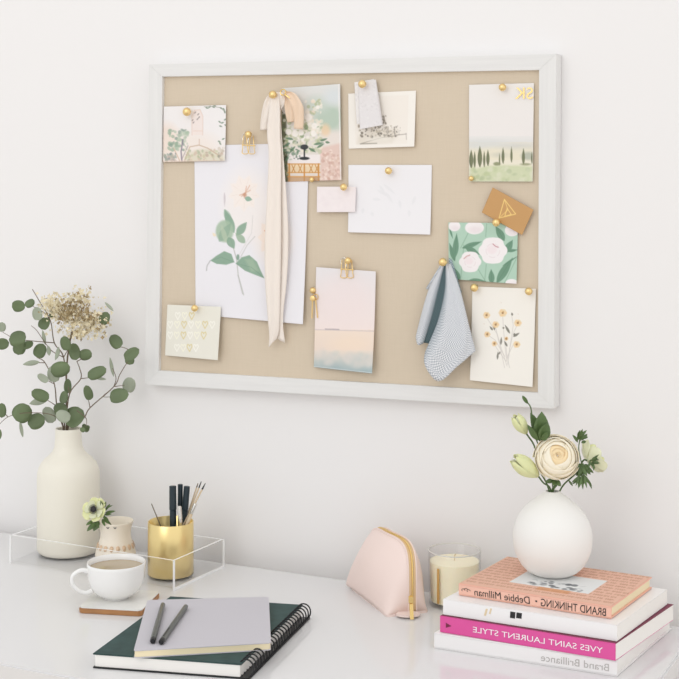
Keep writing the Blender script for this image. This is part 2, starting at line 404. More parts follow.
# --- the prints
zz = Z(155, 95, 8.4875)
def garden(p):
    p.ell(165, 140, 14, 16, (238, 216, 200), .7, 10); p.ell(190, 150, 30, 18, (240, 226, 214), .6, 12)
    p.line(zz((318, 340), (316, 180), (340, 130), (385, 125), (408, 180), (408, 340)), 1.0, (226, 206, 196), .9)
    p.poly(zz((318, 340), (316, 180), (340, 130), (385, 125), (408, 180), (408, 340)), (240, 222, 214), .55)
    p.line(zz((330, 305), (405, 305)), .8, (228, 200, 184), .6)
    for x, y in ((370, 165), (378, 190), (365, 205), (322, 215), (330, 235), (345, 150)): p.leaf(zz((x-8, y+8)), zz((x+8, y-12)), 1.3, (150, 140, 138), .8)
    p.dabs(60, (169, 130, 189, 150), (1.2, 2.6), [(150, 172, 150), (172, 190, 168), (128, 150, 138), (190, 200, 182)], .65)
    p.line(zz((240, 380), (225, 480), (232, 560)), 1.4, (132, 122, 138), .8); p.line(zz((160, 450), (215, 560)), .9, (206, 176, 150), .8); p.line(zz((285, 430), (235, 540)), .8, (150, 135, 140), .7)
    p.dabs(26, (164.5, 153, 177, 161), (1, 2), [(150, 160, 150), (126, 138, 140), (176, 178, 160), (196, 178, 168)], .7)
    p.ell(206, 160, 20, 11, (214, 208, 184), .7, 3); p.line(zz((255, 560), (300, 440), (378, 425), (450, 450), (560, 520)), 1, (196, 170, 146), .8)
    p.line(zz((380, 375), (380, 425)), .8, (206, 178, 160), .8)
    p.dabs(60, (186, 150, 224, 161), (.8, 1.8), [(196, 196, 160), (226, 214, 190), (172, 180, 150), (206, 182, 164), (180, 158, 140)], .6)
    p.dabs(16, (219, 148, 226, 161), (1, 2), [(150, 150, 136), (186, 170, 158), (206, 196, 180)], .6)
    for x, y, a in ((430, 105, 20), (455, 110, -40), (485, 95, 30), (520, 95, 200), (550, 105, 30), (575, 110, 50), (590, 130, 80), (540, 220, 40), (560, 240, -20), (545, 260, 20), (585, 215, -30), (590, 250, 30), (535, 390, 20), (570, 380, -30), (550, 400, 60)):
        q = zz((x, y)); p.leaf(q, (q[0]+3.6*math.cos(rad(a)), q[1]+3.6*math.sin(rad(a))), 1.5, (120, 140, 120), .85)
    p.line(zz((420, 100), (500, 98), (560, 108), (598, 150)), .6, (140, 145, 130), .8)
    p.band(160.4, 163, (226, 204, 188), (226, 204, 188), .6)
card('art_card', 'small garden watercolour card with tree and pink arch at the board top left', 'card', [(163.6, 106.6), (226, 105), (225.6, 160.8), (163, 162.2)], (239, 235, 234), garden, .0045, lambda u, v: .003*u*v*v)

zb = Z(270, 75, 5.9)
def bouquet(p):
    p.band(70, 190, (222, 224, 222), (228, 216, 206))
    p.ell(330, 118, 16, 14, (176, 196, 178), .8, 10); p.ell(318, 105, 12, 9, (200, 210, 200), .8, 8); p.ell(335, 97, 10, 8, (216, 222, 224), .8, 8)
    p.ell(334, 140, 12, 9, (232, 222, 214), .9, 6); p.ell(326, 130, 5, 6, (236, 206, 170), .8, 4)
    p.poly(zb((300, 430), (430, 400), (430, 640), (300, 640)), (226, 196, 184), .8, 3)
    p.dabs(110, (322, 150, 342, 180), (.8, 1.8), [(236, 206, 196), (206, 168, 154), (244, 226, 216), (216, 184, 166)], .6)
    p.poly(zb((65, 230), (95, 230), (110, 640), (65, 640)), (88, 92, 66), .9, 2)
    p.dabs(30, (281, 112, 288, 182), (1, 2), [(60, 66, 50), (120, 128, 92), (170, 170, 136)], .7)
    p.poly(zb((105, 470), (300, 470), (300, 540), (105, 540)), (240, 232, 230), .95, 1)
    p.dabs(150, (284, 120, 322, 152), (1.2, 2.8), [(226, 222, 204), (240, 234, 222), (170, 180, 140), (128, 148, 112), (236, 226, 208), (196, 200, 170), (244, 240, 234)], .7)
    p.dabs(60, (306, 100, 322, 135), (1, 2.4), [(240, 232, 220), (226, 222, 206), (180, 188, 150), (236, 222, 204)], .7)
    for x, y, a, l in ((120, 400, 150, 10), (150, 420, 130, 10), (100, 440, 170, 7), (260, 410, -10, 11), (300, 390, -20, 8), (170, 440, 110, 8), (230, 430, 30, 9), (110, 480, 120, 6), (330, 395, 10, 5), (140, 380, 190, 9), (280, 430, -30, 9), (200, 420, 60, 6)):
        q = zb((x, y)); p.leaf(q, (q[0]+l*math.cos(rad(a)), q[1]+l*math.sin(rad(a))), 2.4, (96, 128, 100), .85)
    p.dabs(24, (286, 142, 300, 160), (.8, 1.8), [(110, 136, 116), (190, 196, 180), (86, 108, 92)], .7)
    for x, y, r in ((110, 335, 3.2), (150, 345, 3.4), (185, 340, 3.0), (230, 250, 3.6), (160, 300, 3.2), (265, 300, 3), (285, 190, 2), (260, 345, 3)): q = zb((x, y)); p.ell(q[0], q[1], r, r, (246, 240, 234), .9, 1.2)
    p.ell(*zb((205, 425)), 4, 2.6, (52, 56, 58), .95); p.line(zb((205, 430), (205, 485)), 1.5, (50, 52, 56), 1); p.ell(*zb((205, 492)), 5.2, 1.6, (50, 52, 56), 1)
    for y in (525, 575, 600): p.line(zb((105, y), (298, y)), 1.2, (214, 158, 92), 1)
    p.poly(zb((105, 528), (298, 528), (298, 572), (105, 572)), (236, 206, 160), .7)
    for x in (115, 205, 290): p.line(zb((x, 525), (x, 625)), 1.5, (206, 146, 78), 1)
    for x in (130, 170, 235, 270): p.line(zb((x, 575), (x+20, 530)), .8, (198, 140, 74), 1); p.line(zb((x, 530), (x+20, 575)), .8, (198, 140, 74), 1)
    p.poly(zb((105, 602), (298, 602), (298, 640), (105, 640)), (190, 146, 104), .7)
    p.line(zb((410, 50), (424, 640)), 1.0, (240, 236, 232), .9)
card('art_card', 'wedding bouquet photo print with rattan chair behind the ribbon', 'card', [(282, 88.2), (341, 84), (342.3, 180), (281.5, 182)], (222, 222, 218), bouquet, .003, lambda u, v: .004*u*u, res=2)

zf = Z(180, 160, 4.523)
def magnolia(p):
    p.ell(248, 205, 24, 34, (243, 236, 232), .8, 14); p.ell(274, 240, 18, 22, (243, 234, 228), .8, 12)
    for a in range(0, 360, 40):   # upper bloom petals
        q = zf((295, 150)); p.leaf(q, (q[0]+16*math.cos(rad(a+10)), q[1]+19*math.sin(rad(a+10))), 11, (245, 235, 228), .75, 1.5)
        p.line([q, (q[0]+13*math.cos(rad(a+10)), q[1]+15*math.sin(rad(a+10)))], .4, (232, 216, 206), .6)
    for a, l in ((-60, 9), (-80, 7), (160, 6), (140, 5), (-30, 6), (100, 5)): q = zf((300, 150)); p.line([q, (q[0]+l*math.cos(rad(a)), q[1]+l*math.sin(rad(a)))], .8, (214, 166, 140), .8)
    p.ell(*zf((298, 158)), 2, 2, (196, 140, 112), .7, 1.5); p.leaf(zf((298, 172)), zf((332, 180)), 5, (138, 172, 152), .9)
    for a in range(0, 360, 45):
        q = zf((420, 350)); p.leaf(q, (q[0]+14*math.cos(rad(a)), q[1]+20*math.sin(rad(a))), 11, (245, 228, 214), .7, 1.5)
    for a, l in ((-130, 9), (-110, 7), (60, 8), (80, 9), (-60, 6)): q = zf((415, 350)); p.line([q, (q[0]+l*math.cos(rad(a)), q[1]+l*math.sin(rad(a)))], 1, (222, 160, 126), .8)
    p.ell(*zf((478, 325)), 2.6, 3.4, (206, 204, 160), .6, 2)
    p.line(zf((296, 610), (270, 520), (262, 450), (245, 390), (225, 330)), .9, (186, 186, 180), .9); p.line(zf((280, 440), (310, 385), (345, 345)), .7, (196, 194, 190), .9); p.line(zf((262, 450), (330, 330), (335, 250)), .5, (210, 206, 202), .8)
    p.line(zf((268, 520), (290, 605)), .7, (180, 178, 176), .8)
    g1, g2, g3 = (138, 168, 146), (168, 190, 166), (116, 148, 128)
    p.leaf(zf((250, 330)), zf((205, 222)), 8, g1, .9); p.leaf(zf((205, 222)), zf((240, 300)), 7, g1, .5); p.leaf(zf((262, 340)), zf((308, 280)), 8, g1, .9); p.leaf(zf((300, 375)), zf((256, 330)), 7, (150, 176, 150), .8)
    p.leaf(zf((205, 145)), zf((206, 212)), 2, (206, 196, 200), .8)
    p.ell(*zf((206, 322)), 9, 11, g2, .9, 2); p.leaf(zf((180, 370)), zf((235, 285)), 9, g1, .6); p.leaf(zf((215, 375)), zf((190, 290)), 5, (186, 200, 176), .7); p.leaf(zf((165, 345)), zf((150, 330)), 3, (240, 222, 190), .8)
    p.leaf(zf((222, 350)), zf((252, 402)), 8, g1, .9)
    p.poly(zf((252, 462), (238, 425), (205, 412), (165, 435), (140, 455), (170, 470), (215, 474)), g1, .95); p.line(zf((252, 462), (190, 440), (140, 455)), .4, g3, .8); p.line(zf((140, 455), (125, 478), (122, 500)), 1, (176, 176, 176), .9)
    p.poly(zf((258, 468), (285, 440), (320, 430), (355, 460), (375, 505), (390, 535), (350, 520), (300, 500)), g1, .95); p.poly(zf((300, 450), (335, 445), (365, 500), (330, 505)), g2, .7, 3); p.line(zf((258, 468), (330, 485), (388, 532)), .4, g3, .8)
    p.ell(*zf((268, 440)), 1.6, 3, g3, .8)
card('art_print', 'large floral print of pale magnolia stem behind the long ribbon', 'art print', [(194.3, 145.6), (309, 143), (305, 323.8), (195.6, 314.6)], (236, 234, 238), magnolia, .002, lambda u, v: .009*v*v*u, res=1.5)

zt = Z(345, 70, 7.9875)
def sketch(p):
    p.poly(zt((25, 190), (565, 170), (560, 610), (30, 628)), (243, 238, 230), 1); p.poly(zt((80, 215), (510, 200), (505, 590), (85, 595)), (240, 233, 224), .9, 1)
    p.poly(zt((100, 590), (110, 530), (200, 480), (420, 470), (430, 520), (380, 580), (180, 592)), (214, 204, 188), .5, 4)
    p.dabs(90, (359, 126, 398, 137), (.5, 1.5), [(110, 102, 92), (150, 140, 126), (186, 176, 158), (84, 78, 70), (206, 198, 182)], .7)
    p.dabs(30, (384, 126, 402, 136), (.4, 1.0), [(150, 142, 132), (186, 178, 168)], .6)
    p.line(zt((300, 440), (318, 410), (315, 370)), 1.2, (120, 112, 104), .8); p.dabs(12, (383, 115, 386.5, 124), (.6, 1.2), [(130, 122, 112), (170, 162, 150)], .7)
    p.line(zt((130, 588), (300, 540), (420, 525)), .6, (140, 132, 120), .8); p.line(zt((410, 520), (495, 512)), .8, (160, 152, 144), .8); p.line(zt((400, 455), (405, 520)), .8, (140, 134, 128), .8); p.line(zt((495, 505), (498, 555)), .7, (180, 172, 166), .8)
    p.line(zt((125, 590), (260, 585)), 1.0, (140, 134, 122), .7); p.line(zt((350, 450), (352, 500)), .7, (160, 152, 144), .8)
    p.ell(*zt((290, 555)), 14, 3, (236, 230, 220), .7, 3)
card('art_card', 'cream card with a fine grey ink sketch under the paper tag', 'card', [(348.2, 93.6), (416, 90.6), (415.3, 146.6), (348.6, 148.8)], (245, 239, 231), sketch, .002, lambda u, v: .005*u*v)
def tagp(p):
    p.dabs(260, (354, 78, 385, 130), (.5, 1.1), [(226, 222, 222), (236, 233, 232), (216, 212, 212)], .6)
    p.line(zt((250, 80), (262, 200), (300, 430)), .9, (206, 200, 198), .8)
card('paper_tag', 'pale grey slim handmade paper tag over the ink sketch card', 'paper tag', [(358.3, 82), (376, 79.6), (383.6, 125), (360.8, 129.4)], (228, 224, 224), tagp, .009, lambda u, v: .004*v)
card('paper_tag', 'white slim paper slip peeking out left behind the grey tag', 'paper tag', [(354.3, 82.4), (374, 79), (380, 124), (357.4, 124)], (237, 233, 230), tagp, .0065, lambda u, v: .003*v)

zl = Z(420, 60, 4.527)
def hills(p):
    p.band(83, 136, (236, 232, 228), (236, 231, 228)); p.band(136, 148, (232, 229, 226), (218, 219, 216)); p.band(142, 160, (226, 222, 212), (232, 224, 202))
    p.ell(486, 145, 24, 5, (216, 217, 214), .7, 5); p.ell(520, 148, 18, 4, (206, 206, 200), .7, 4)
    p.poly(zl((222, 410), (330, 395), (420, 400), (515, 395), (515, 500), (222, 500)), (234, 226, 202), .7, 5)
    p.ell(529, 156, 7, 4, (166, 174, 160), .7, 3); p.ell(500, 155, 8, 2.5, (206, 204, 188), .7, 3)
    p.poly(zl((222, 500), (300, 480), (380, 476), (470, 478), (515, 482), (515, 552), (222, 552)), (206, 212, 176), .95, 3)
    p.dabs(50, (469, 168, 533, 181), (1, 3), [(190, 200, 156), (216, 218, 190), (176, 188, 150), (222, 222, 200)], .5, 1.5)
    for x, y0, y1, wd in ((232, 405, 490, 4.2), (248, 412, 488, 2.5), (272, 388, 486, 4.6), (292, 410, 486, 2.2), (309, 405, 480, 3.4), (362, 420, 478, 1.2), (378, 395, 470, 2.8), (416, 392, 464, 2.2), (470, 398, 474, 3.0), (508, 415, 470, 1.8)):
        p.leaf(zl((x, y1)), zl((x, y0)), wd, (100, 106, 78), .9); p.leaf(zl((x+2, y1)), zl((x+2, y0+10)), wd*.5, (128, 132, 100), .6)
    p.ell(*zl((350, 470)), 3.5, 1.8, (130, 136, 100), .8, 1); p.ell(*zl((480, 472)), 5, 1.2, (150, 152, 118), .8, 1)
    p.line(zl((512, 105), (512, 550)), .6, (244, 240, 232), .8)
landscape = card('art_print', 'tall landscape print of cypress trees with gold letters in its corner', 'art print', [(469, 84.8), (534, 83), (533, 181.6), (469, 181.6)], (236, 232, 228), hills, .003, lambda u, v: .002*u*v, res=1.8)

def leafghost(p):
    for x, y, a, l in ((380, 185, 60, 14), (384, 184, 40, 16), (378, 190, 30, 12), (386, 192, 55, 14), (373, 199, 5, 9), (400, 200, 80, 9), (416, 196, 110, 10), (410, 210, 90, 7), (364, 208, 100, 6), (372, 212, 60, 5)):
        p.leaf((x, y), (x+l*math.cos(rad(a)), y+l*math.sin(rad(a))), 3, (231, 230, 232), .8)
card('note_card', 'blank white rectangular card with faint pale leaves at board centre', 'card', [(348.3, 164.9), (431.8, 164.9), (431, 234.6), (348.9, 232.2)], (238, 236, 238), leafghost, .002, lambda u, v: .004*v*v)
card('note_card', 'small blush note card overlapping the left edge of the blank white card', 'card', [(317, 186.7), (356, 186.7), (355.6, 212), (317.3, 212.2)], (240, 231, 231), lambda p: p.dabs(40, (318, 190, 355, 211), (1, 3), [(243, 234, 234), (236, 226, 227)], .4, 2), .0065, lambda u, v: .002*v)

za = Z(440, 180, 6.17)
def foil(p):
    p.line(za((398, 120), (365, 235), (468, 210), (398, 120)), .8, (246, 214, 132), 1); p.line(za((415, 175), (400, 225), (440, 212), (415, 175)), .7, (246, 214, 132), 1); p.line(za((398, 120), (420, 185), (365, 235)), .6, (246, 214, 132), .9)
card('gift_card', 'golden brown card tilted above the peony print, gold triangle outline', 'card', [(492.7, 187.4), (533.4, 209.8), (522, 235), (481.8, 212.4)], (198, 152, 96), foil, .0075, None, 'foil', 2.2)

def peony(p):
    g, d, m_ = (178, 207, 188), (108, 146, 122), (140, 176, 152)
    W, Wp = (242, 236, 236), (228, 214, 216)
    for x1, y1, x2, y2 in ((130, 640, 150, 400), (180, 320, 130, 420), (280, 640, 290, 520), (240, 550, 290, 630), (400, 640, 480, 470), (60, 600, 130, 640), (290, 270, 285, 350)): p.line(za((x1, y1), (x2, y2)), .7, m_, .9)
    L = [((95, 480), (105, 330), 6), ((95, 500), (60, 390), 5), ((140, 420), (260, 380), 5), ((160, 415), (250, 460), 6), ((400, 375), (345, 285), 7), ((405, 450), (450, 370), 7), ((420, 440), (480, 430), 3), ((355, 635), (450, 480), 8), ((325, 640), (320, 550), 6), ((170, 630), (290, 625), 7), ((100, 610), (60, 500), 5), ((120, 630), (90, 540), 7), ((390, 530), (480, 470), 2), ((60, 300), (80, 360), 2)]
    for a, b, wd in L: p.leaf(za(a), za(b), wd, d, .95); p.line([za(a), za(b)], .4, (90, 128, 106), .7)
    for cx, cy, rx, ry in ((215, 295, 9.5, 6.5), (90, 285, 6, 5), (445, 310, 7, 6), (445, 635, 6, 4), (110, 635, 5, 3)): q = za((cx, cy)); p.ell(q[0], q[1], rx, ry, W, 1, .8); p.ell(q[0]+1, q[1]+2, rx*.7, ry*.5, Wp, .5, 3)
    for cx, cy, r in ((330, 435, 12.5), (190, 505, 9.8)):
        q = za((cx, cy)); p.ell(q[0], q[1], r, r*1.05, W, 1, .8)
        for a in range(0, 360, 60): p.ell(q[0]+r*.6*math.cos(rad(a)), q[1]+r*.6*math.sin(rad(a)), r*.55, r*.5, W, 1, .8); 
        for a in range(0, 360, 72):
            t = [(q[0]+r*.55*math.cos(rad(a+k)), q[1]+r*.55*math.sin(rad(a+k))) for k in range(0, 60, 12)]; p.line(t, .5, Wp, .9)
        p.ell(q[0]-1, q[1]-1, r*.4, r*.35, (240, 226, 228), .8, 2)
    p.line(za((330, 395), (345, 408), (362, 415)), 1, (196, 140, 148), .9); p.line(za((152, 485), (168, 470), (188, 463)), 1, (206, 160, 160), .9)
card('art_print', 'square green print of white peonies pinned under the golden brown card', 'art print', [(448.4, 222.4), (518, 223.2), (517, 283.8), (449.3, 278.8)], (178, 207, 188), peony, .004, lambda u, v: .003*v, res=2.2)

zr = Z(465, 280, 6.17)
def posy(p):
    st = [((265, 530), (235, 440), (200, 330), (135, 230)), ((262, 500), (250, 400), (240, 300), (235, 220)), ((268, 520), (280, 420), (300, 330), (328, 270)), ((262, 480), (300, 400), (322, 395)), ((258, 500), (200, 420), (185, 395)), ((250, 470), (190, 370), (145, 340)), ((250, 540), (225, 430), (190, 285)), ((280, 540), (262, 460), (255, 370)), ((272, 480), (300, 280), (290, 215))]
    for s in st: p.line(zr(*s), .5, (206, 200, 194), .9)
    for a, b, wd in (((225, 400), (228, 350), 2), ((280, 330), (248, 275), 2.4), ((300, 350), (340, 325), 2.4), ((175, 310), (155, 285), 2), ((185, 310), (180, 270), 2), ((265, 410), (245, 375), 2), ((205, 490), (208, 440), 1.8), ((208, 460), (225, 440), 1.6), ((295, 220), (290, 200), 2), ((245, 300), (235, 290), 2), ((305, 345), (310, 325), 2)):
        p.leaf(zr(a), zr(b), wd, (124, 122, 112), .9)
    for x, y, r in ((135, 217, 3.6), (235, 203, 4.2), (192, 275, 3.6), (328, 265, 3.8), (140, 335, 3.2), (185, 392, 2.8), (322, 397, 3.6), (258, 362, 2)):
        q = zr((x, y))
        for a in range(0, 360, 60): p.ell(q[0]+r*.5*math.cos(rad(a)), q[1]+r*.5*math.sin(rad(a)), r*.5, r*.45, [(240, 206, 156), (236, 214, 176)][a//60 % 2], .9, .8)
        p.ell(q[0], q[1], 1.0, 1.0, (150, 112, 76), .9, .8); p.ell(q[0]+.5, q[1]-1.2, .8, .6, (206, 156, 100), .8)
    for x, y in ((120, 270), (225, 140), (330, 210)): q = zr((x, y)); p.ell(q[0], q[1], .6, .6, (222, 206, 190), .5)
card('art_print', 'cream print of a loose yellow posy in the lower right corner', 'art print', [(472.3, 286.4), (536, 288.8), (533.2, 386.7), (471, 379.8)], (243, 239, 231), posy, .003, lambda u, v: .006*v*v*(1-.3*u), res=2)

zh = Z(155, 290, 8.4875)
def hearts(p):
    rows = [(215, 195, 320, 3, 60), (290, 130, 510, 7, 60), (380, 130, 430, 6, 58), (485, 190, 375, 4, 55)]
    for y, x0, x1, n, dx in rows:
        for k in range(n):
            x = x0+k*dx; 
            if x > 520: continue
            p.line(zh((x, y+36), (x-22, y-5), (x-16, y-25), (x-3, y-18), (x, y-8), (x+3, y-18), (x+16, y-25), (x+22, y-5), (x, y+36)), .75, [(250, 247, 226), (216, 196, 128), (252, 250, 240)][(k+int(y)) % 3], .85)
    p.line(zh((100, 130), (80, 560)), .7, (246, 244, 238), .8)
card('greeting_card', 'ivory card with rows of gold foil hearts in the lower left corner', 'card', [(167.4, 304.6), (221, 306.8), (219.3, 359.8), (165, 355.4)], (233, 230, 218), hearts, .0085, lambda u, v: .006*u*v, res=2.2)

def sunset(p):
    p.band(260, 330, (230, 227, 229), (241, 226, 221)); p.band(329.6, 350, (240, 222, 206), (236, 218, 204)); p.band(350, 376, (232, 218, 206), (166, 186, 188))
    p.ell(345, 300, 26, 24, (240, 224, 222), .5, 18); p.ell(330, 372, 22, 9, (140, 166, 172), .55, 9); p.ell(366, 378, 18, 9, (138, 164, 170), .6, 9); p.ell(352, 344, 20, 8, (244, 222, 198), .5, 8)
    p.line([(315, 329.5), (376, 330.8)], .8, (206, 192, 190), .9); p.line([(326, 328.9), (340, 329.2)], 1, (168, 158, 164), .8); p.dabs(30, (314, 352, 375, 364), (2, 6), [(226, 216, 208), (206, 206, 202), (186, 198, 196)], .3, 3)
    p.line([(314.4, 366.2), (374.6, 371.8)], .6, (226, 230, 230), .8)
card('art_print', 'pastel pink sea horizon print hanging from a gold clip', 'art print', [(316.6, 267), (376.2, 271.4), (374.7, 372.6), (314.3, 367)], (234, 228, 228), sunset, .005, lambda u, v: .010*v*v*u+.002, res=1.5)

# --- lettering helper: text becomes mesh, laid on a plane (ex, ey); printed mirrored when ex runs leftwards
def lettering(name, s, o, ex, ey, width, height, m, parent, n, depth_=.0003, font_shear=0, bold=0):
    cu = bpy.data.curves.new('text', 'FONT'); cu.body = s; cu.size = 1; cu.shear = font_shear; cu.offset = bold; cu.resolution_u = 4
    t = bpy.data.objects.new('text', cu); COL.objects.link(t); dg = bpy.context.evaluated_depsgraph_get(); dg.update()
    me = bpy.data.meshes.new_from_object(t.evaluated_get(dg)); bpy.data.objects.remove(t); bpy.data.curves.remove(cu)
    bm = bmesh.new(); bm.from_mesh(me); bpy.data.meshes.remove(me)
    xs = [v.co.x for v in bm.verts]; ys = [v.co.y for v in bm.verts]; x0, x1, y0, y1 = min(xs), max(xs), min(ys), max(ys)
    for v in bm.verts: v.co = V3(o)+ex*((v.co.x-x0)/(x1-x0)*width)+ey*((v.co.y-y0)/(y1-y0)*height)+n*depth_
    return obj(name, bm, m, parent)
nw = V3((0, -1, 0))
a, b = PW(533, 99, BOARD_OFF+.0052), PW(515, 99, BOARD_OFF+.0052)
lettering('gold_lettering', 'SK', a, (b-a).normalized(), UP, (b-a).length, .019, M['gold'], landscape, nw, .0006)

# --- push pins
bm = bmesh.new(); lathe(bm, (0, 0, 0), [(0, -.003), (.0012, -.0015), (.0012, .0045), (.0042, .0052), (.0068, .0075), (.0074, .0105), (.0066, .0135), (.0042, .0158), (0, .0168)], 28, (0, -1, 0))
pin_proto = obj('push_pin', bm, M['pin']); first = [True]
def pin(x, y, off, label, s=1.0):
    o = pin_proto if first[0] else pin_proto.copy()
    if not first[0]: COL.objects.link(o)
    first[0] = False
    o.location = PW(x, y, BOARD_OFF+off); o.scale = (s, s, s)
    tag(o, label, 'push pin', 'gold push pins on the board'); return o
PINS = [(189.8, 112, .0055, 'gold push pin near the top of the garden watercolour card', 1.05),
        (250.5, 134.5, .0075, 'gold push pin on the clip above the large floral print', .85),
        (275.2, 94.8, .012, 'gold push pin holding the top of the long ribbon', .95),
        (313.2, 179.6, .0045, 'pale gold push pin at the bottom edge of the bouquet photo', .6),
        (364.4, 84.3, .0105, 'gold push pin through the grey paper tag', .95),
        (504, 87.6, .004, 'gold push pin at the top of the cypress landscape print', .85),
        (472.3, 178.4, .004, 'pale push pin at the bottom left corner of the cypress landscape', .6),
        (390.4, 170.8, .0035, 'gold push pin at the top of the blank white card', .85),
        (345.6, 187, .008, 'gold push pin on the corner of the small blush card', .85),
        (497.9, 222.4, .0095, 'gold push pin on the lower edge of the golden brown card', .9),
        (444.8, 261.8, .018, 'gold push pin holding up the checked cloth', .95),
        (476, 287.3, .004, 'gold push pin at the left corner of the yellow posy print', .9),
        (530.2, 291, .004, 'gold push pin at the right corner of the yellow posy print', .85),
        (197, 307.8, .0105, 'gold push pin on the card of gold foil hearts', .85),
        (349.8, 260.4, .008, 'gold push pin above the pastel sea print', .8),
        (314.6, 290, .001, 'gold push pin above the small brass fastener', .75)]
pin_objs = [pin(*p) for p in PINS]
# --- gold wire binder clips
def clip(x, y, label):
    t = thing('binder_clip', label, 'binder clip', PW(x, y, BOARD_OFF), 'gold clips on the board')
    def w_(dx, dy, off): return PW(x+dx, y+dy, BOARD_OFF+off)
    bm = bmesh.new()
    for sx in (-1, 1):
        cx = sx*3.3
        tube(bm, spline([w_(cx-1.6, -9, .006), w_(cx-2.2, -3, .0085), w_(cx-2.6, 4, .010), w_(cx-3, 8, .009), w_(cx, 9, .009), w_(cx+3, 8, .009), w_(cx+2.4, 4, .010), w_(cx+1.8, -3, .0085), w_(cx+1.4, -9, .006)], 5), .0008, 8)
    obj('wire_handle', bm, M['pin'], t)
    bm = bmesh.new()
    pts = spline([w_(-5, -3, .0075), w_(-6.3, -8.5, .006), w_(-3.4, -11.5, .006), w_(-.2, -8, .007), w_(-1, -2, .008)], 6); tube(bm, pts, .0008, 8)
    obj('wire_loop', bm, M['silver'], t)
    bm = bmesh.new()
    p0, p1 = w_(-6.5, 0, .010), w_(6.8, .8, .010); q0, q1 = w_(-6.5, -2.4, .0045), w_(6.8, -1.6, .0045)
    tube(bm, [p0, p1], .0011, 10)
    obj('jaw', bm, M['pin'], t)
    return t
clip(248.5, 145, 'gold wire clip gripping the top of the large floral print')
clip(347, 269, 'gold wire clip gripping the top of the pastel sea print')
# --- brass fastener
t = thing('brass_fastener', 'small brass two legged fastener left of the pastel sea print', 'fastener', PW(313, 300, BOARD_OFF))
bm = bmesh.new(); lathe(bm, PW(312.8, 298.3, BOARD_OFF+.012), [(0, 0), (.003, 0), (.0052, .001), (.0045, .003), (0, .0042)], 24, (0, -1, 0)); obj('round_head', bm, M['pin'], t)
for (xa, ya, xb, yb) in ((312.4, 299, 311.8, 318.5), (315.2, 297, 317.4, 318)):
    bm = bmesh.new(); A, B = PW(xa, ya, BOARD_OFF+.011), PW(xb, yb, BOARD_OFF+.009); obb(bm, A-V3((.0011, 0, 0)), V3((.0022, 0, 0)), V3((0, .001, 0)), B-A, .0003); obj('prong', bm, M['pin'], t)
bm = bmesh.new(); c = PW(315.5, 297, BOARD_OFF+.009); tube(bm, [c+V3((math.cos(k*math.pi/8)*.005, 0, math.sin(k*math.pi/8)*.005)) for k in range(16)], .0008, 6, closed=True); obj('ring', bm, M['pin'], t)

# --- ribbon
zq = Z(240, 80, 2.5125); ze = Z(235, 85, 8.4875)
rib = thing('silk_ribbon', 'long ivory silk ribbon looped at the top and hanging over the floral print', 'ribbon', PW(277, 95, BOARD_OFF))
def strip(name, rows, offs, lab=None, nsub=6, fold=.003, m='silk', nu=8):
    """rows: list of ((xl,yl),(xr,yr)) pixel pairs down the strip"""
    Lp = spline([PW(*r[0], off=BOARD_OFF+o) for r, o in zip(rows, offs)], nsub); Rp = spline([PW(*r[1], off=BOARD_OFF+o) for r, o in zip(rows, offs)], nsub)
    n = len(Lp)-1; bm = bmesh.new()
    def fn(u, v):
        i = int(round(v*n)); p = Lp[i].lerp(Rp[i], u); return p+V3((0, -fold*(.5+.5*math.sin(u*7.5+v*4)), 0))
    grid(bm, fn, nu, n); o = obj(name, bm, M[m], rib, lab); solid(o, .0003); return o
strip('tail', [(ze((322, 60)), ze((372, 60))), (ze((300, 160)), ze((385, 160))), (ze((286, 280)), ze((388, 280))), (ze((278, 420)), ze((388, 420))), (zq((74, 190)), zq((105, 190))), (zq((69, 300)), zq((104, 300))), (zq((64, 400)), zq((104, 400))), (zq((64, 500)), zq((102, 500))), (zq((70, 590)), zq((100, 590))), (zq((74, 640)), zq((98, 630))), (zq((72, 672)), zq((92, 650)))], [.016, .018, .018, .018, .018, .018, .019, .020, .020, .018, .016])
strip('tail', [(ze((368, 60)), ze((420, 60))), (ze((372, 130)), ze((425, 150))), (ze((350, 240)), ze((390, 240))), (zq((92, 140)), zq((106, 140))), (zq((92, 300)), zq((118, 300))), (zq((92, 420)), zq((122, 400))), (zq((92, 500)), zq((118, 500))), (zq((92, 600)), zq((108, 600))), (zq((94, 650)), zq((113, 660)))], [.014, .016, .014, .014, .014, .014, .015, .015, .012], fold=.002)
strip('loop', [(ze((322, 45)), ze((352, 60))), (ze((262, 130)), ze((320, 140))), (ze((228, 260)), ze((300, 270))), (ze((212, 385)), ze((292, 380)))], [.012, .015, .014, .010], fold=.004)
strip('loop', [(ze((405, 60)), ze((440, 50))), (ze((440, 90)), ze((520, 75))), (ze((480, 160)), ze((580, 175))), (ze((505, 260)), ze((585, 260))), (ze((500, 372)), ze((578, 376)))], [.016, .020, .020, .017, .014], 'tan silk loop', fold=.004, m='silk_tan')
strip('loop', [(ze((395, 75)), ze((432, 70))), (ze((420, 130)), ze((480, 140))), (ze((430, 230)), ze((505, 240))), (ze((445, 320)), ze((512, 310)))], [.012, .014, .013, .010], 'tan silk loop', fold=.003, m='silk_tan')
bm = bmesh.new(); c0 = PW(*ze((408, 62)), off=BOARD_OFF+.026); n_ = 20
tube(bm, [c0+V3((math.cos(k*2*math.pi/n_)*.0052, 0, math.sin(k*2*math.pi/n_)*.0052)) for k in range(n_)], .0011, 8, closed=True)
tube(bm, [c0+V3((.004, 0, -.004)), PW(*ze((465, 112)), off=BOARD_OFF+.026)], .001, 8)
kr = tag(obj('wire_ring', bm, M['gold'], None, None, c0), 'small gold wire ring clipped on the ribbon top', 'ring')

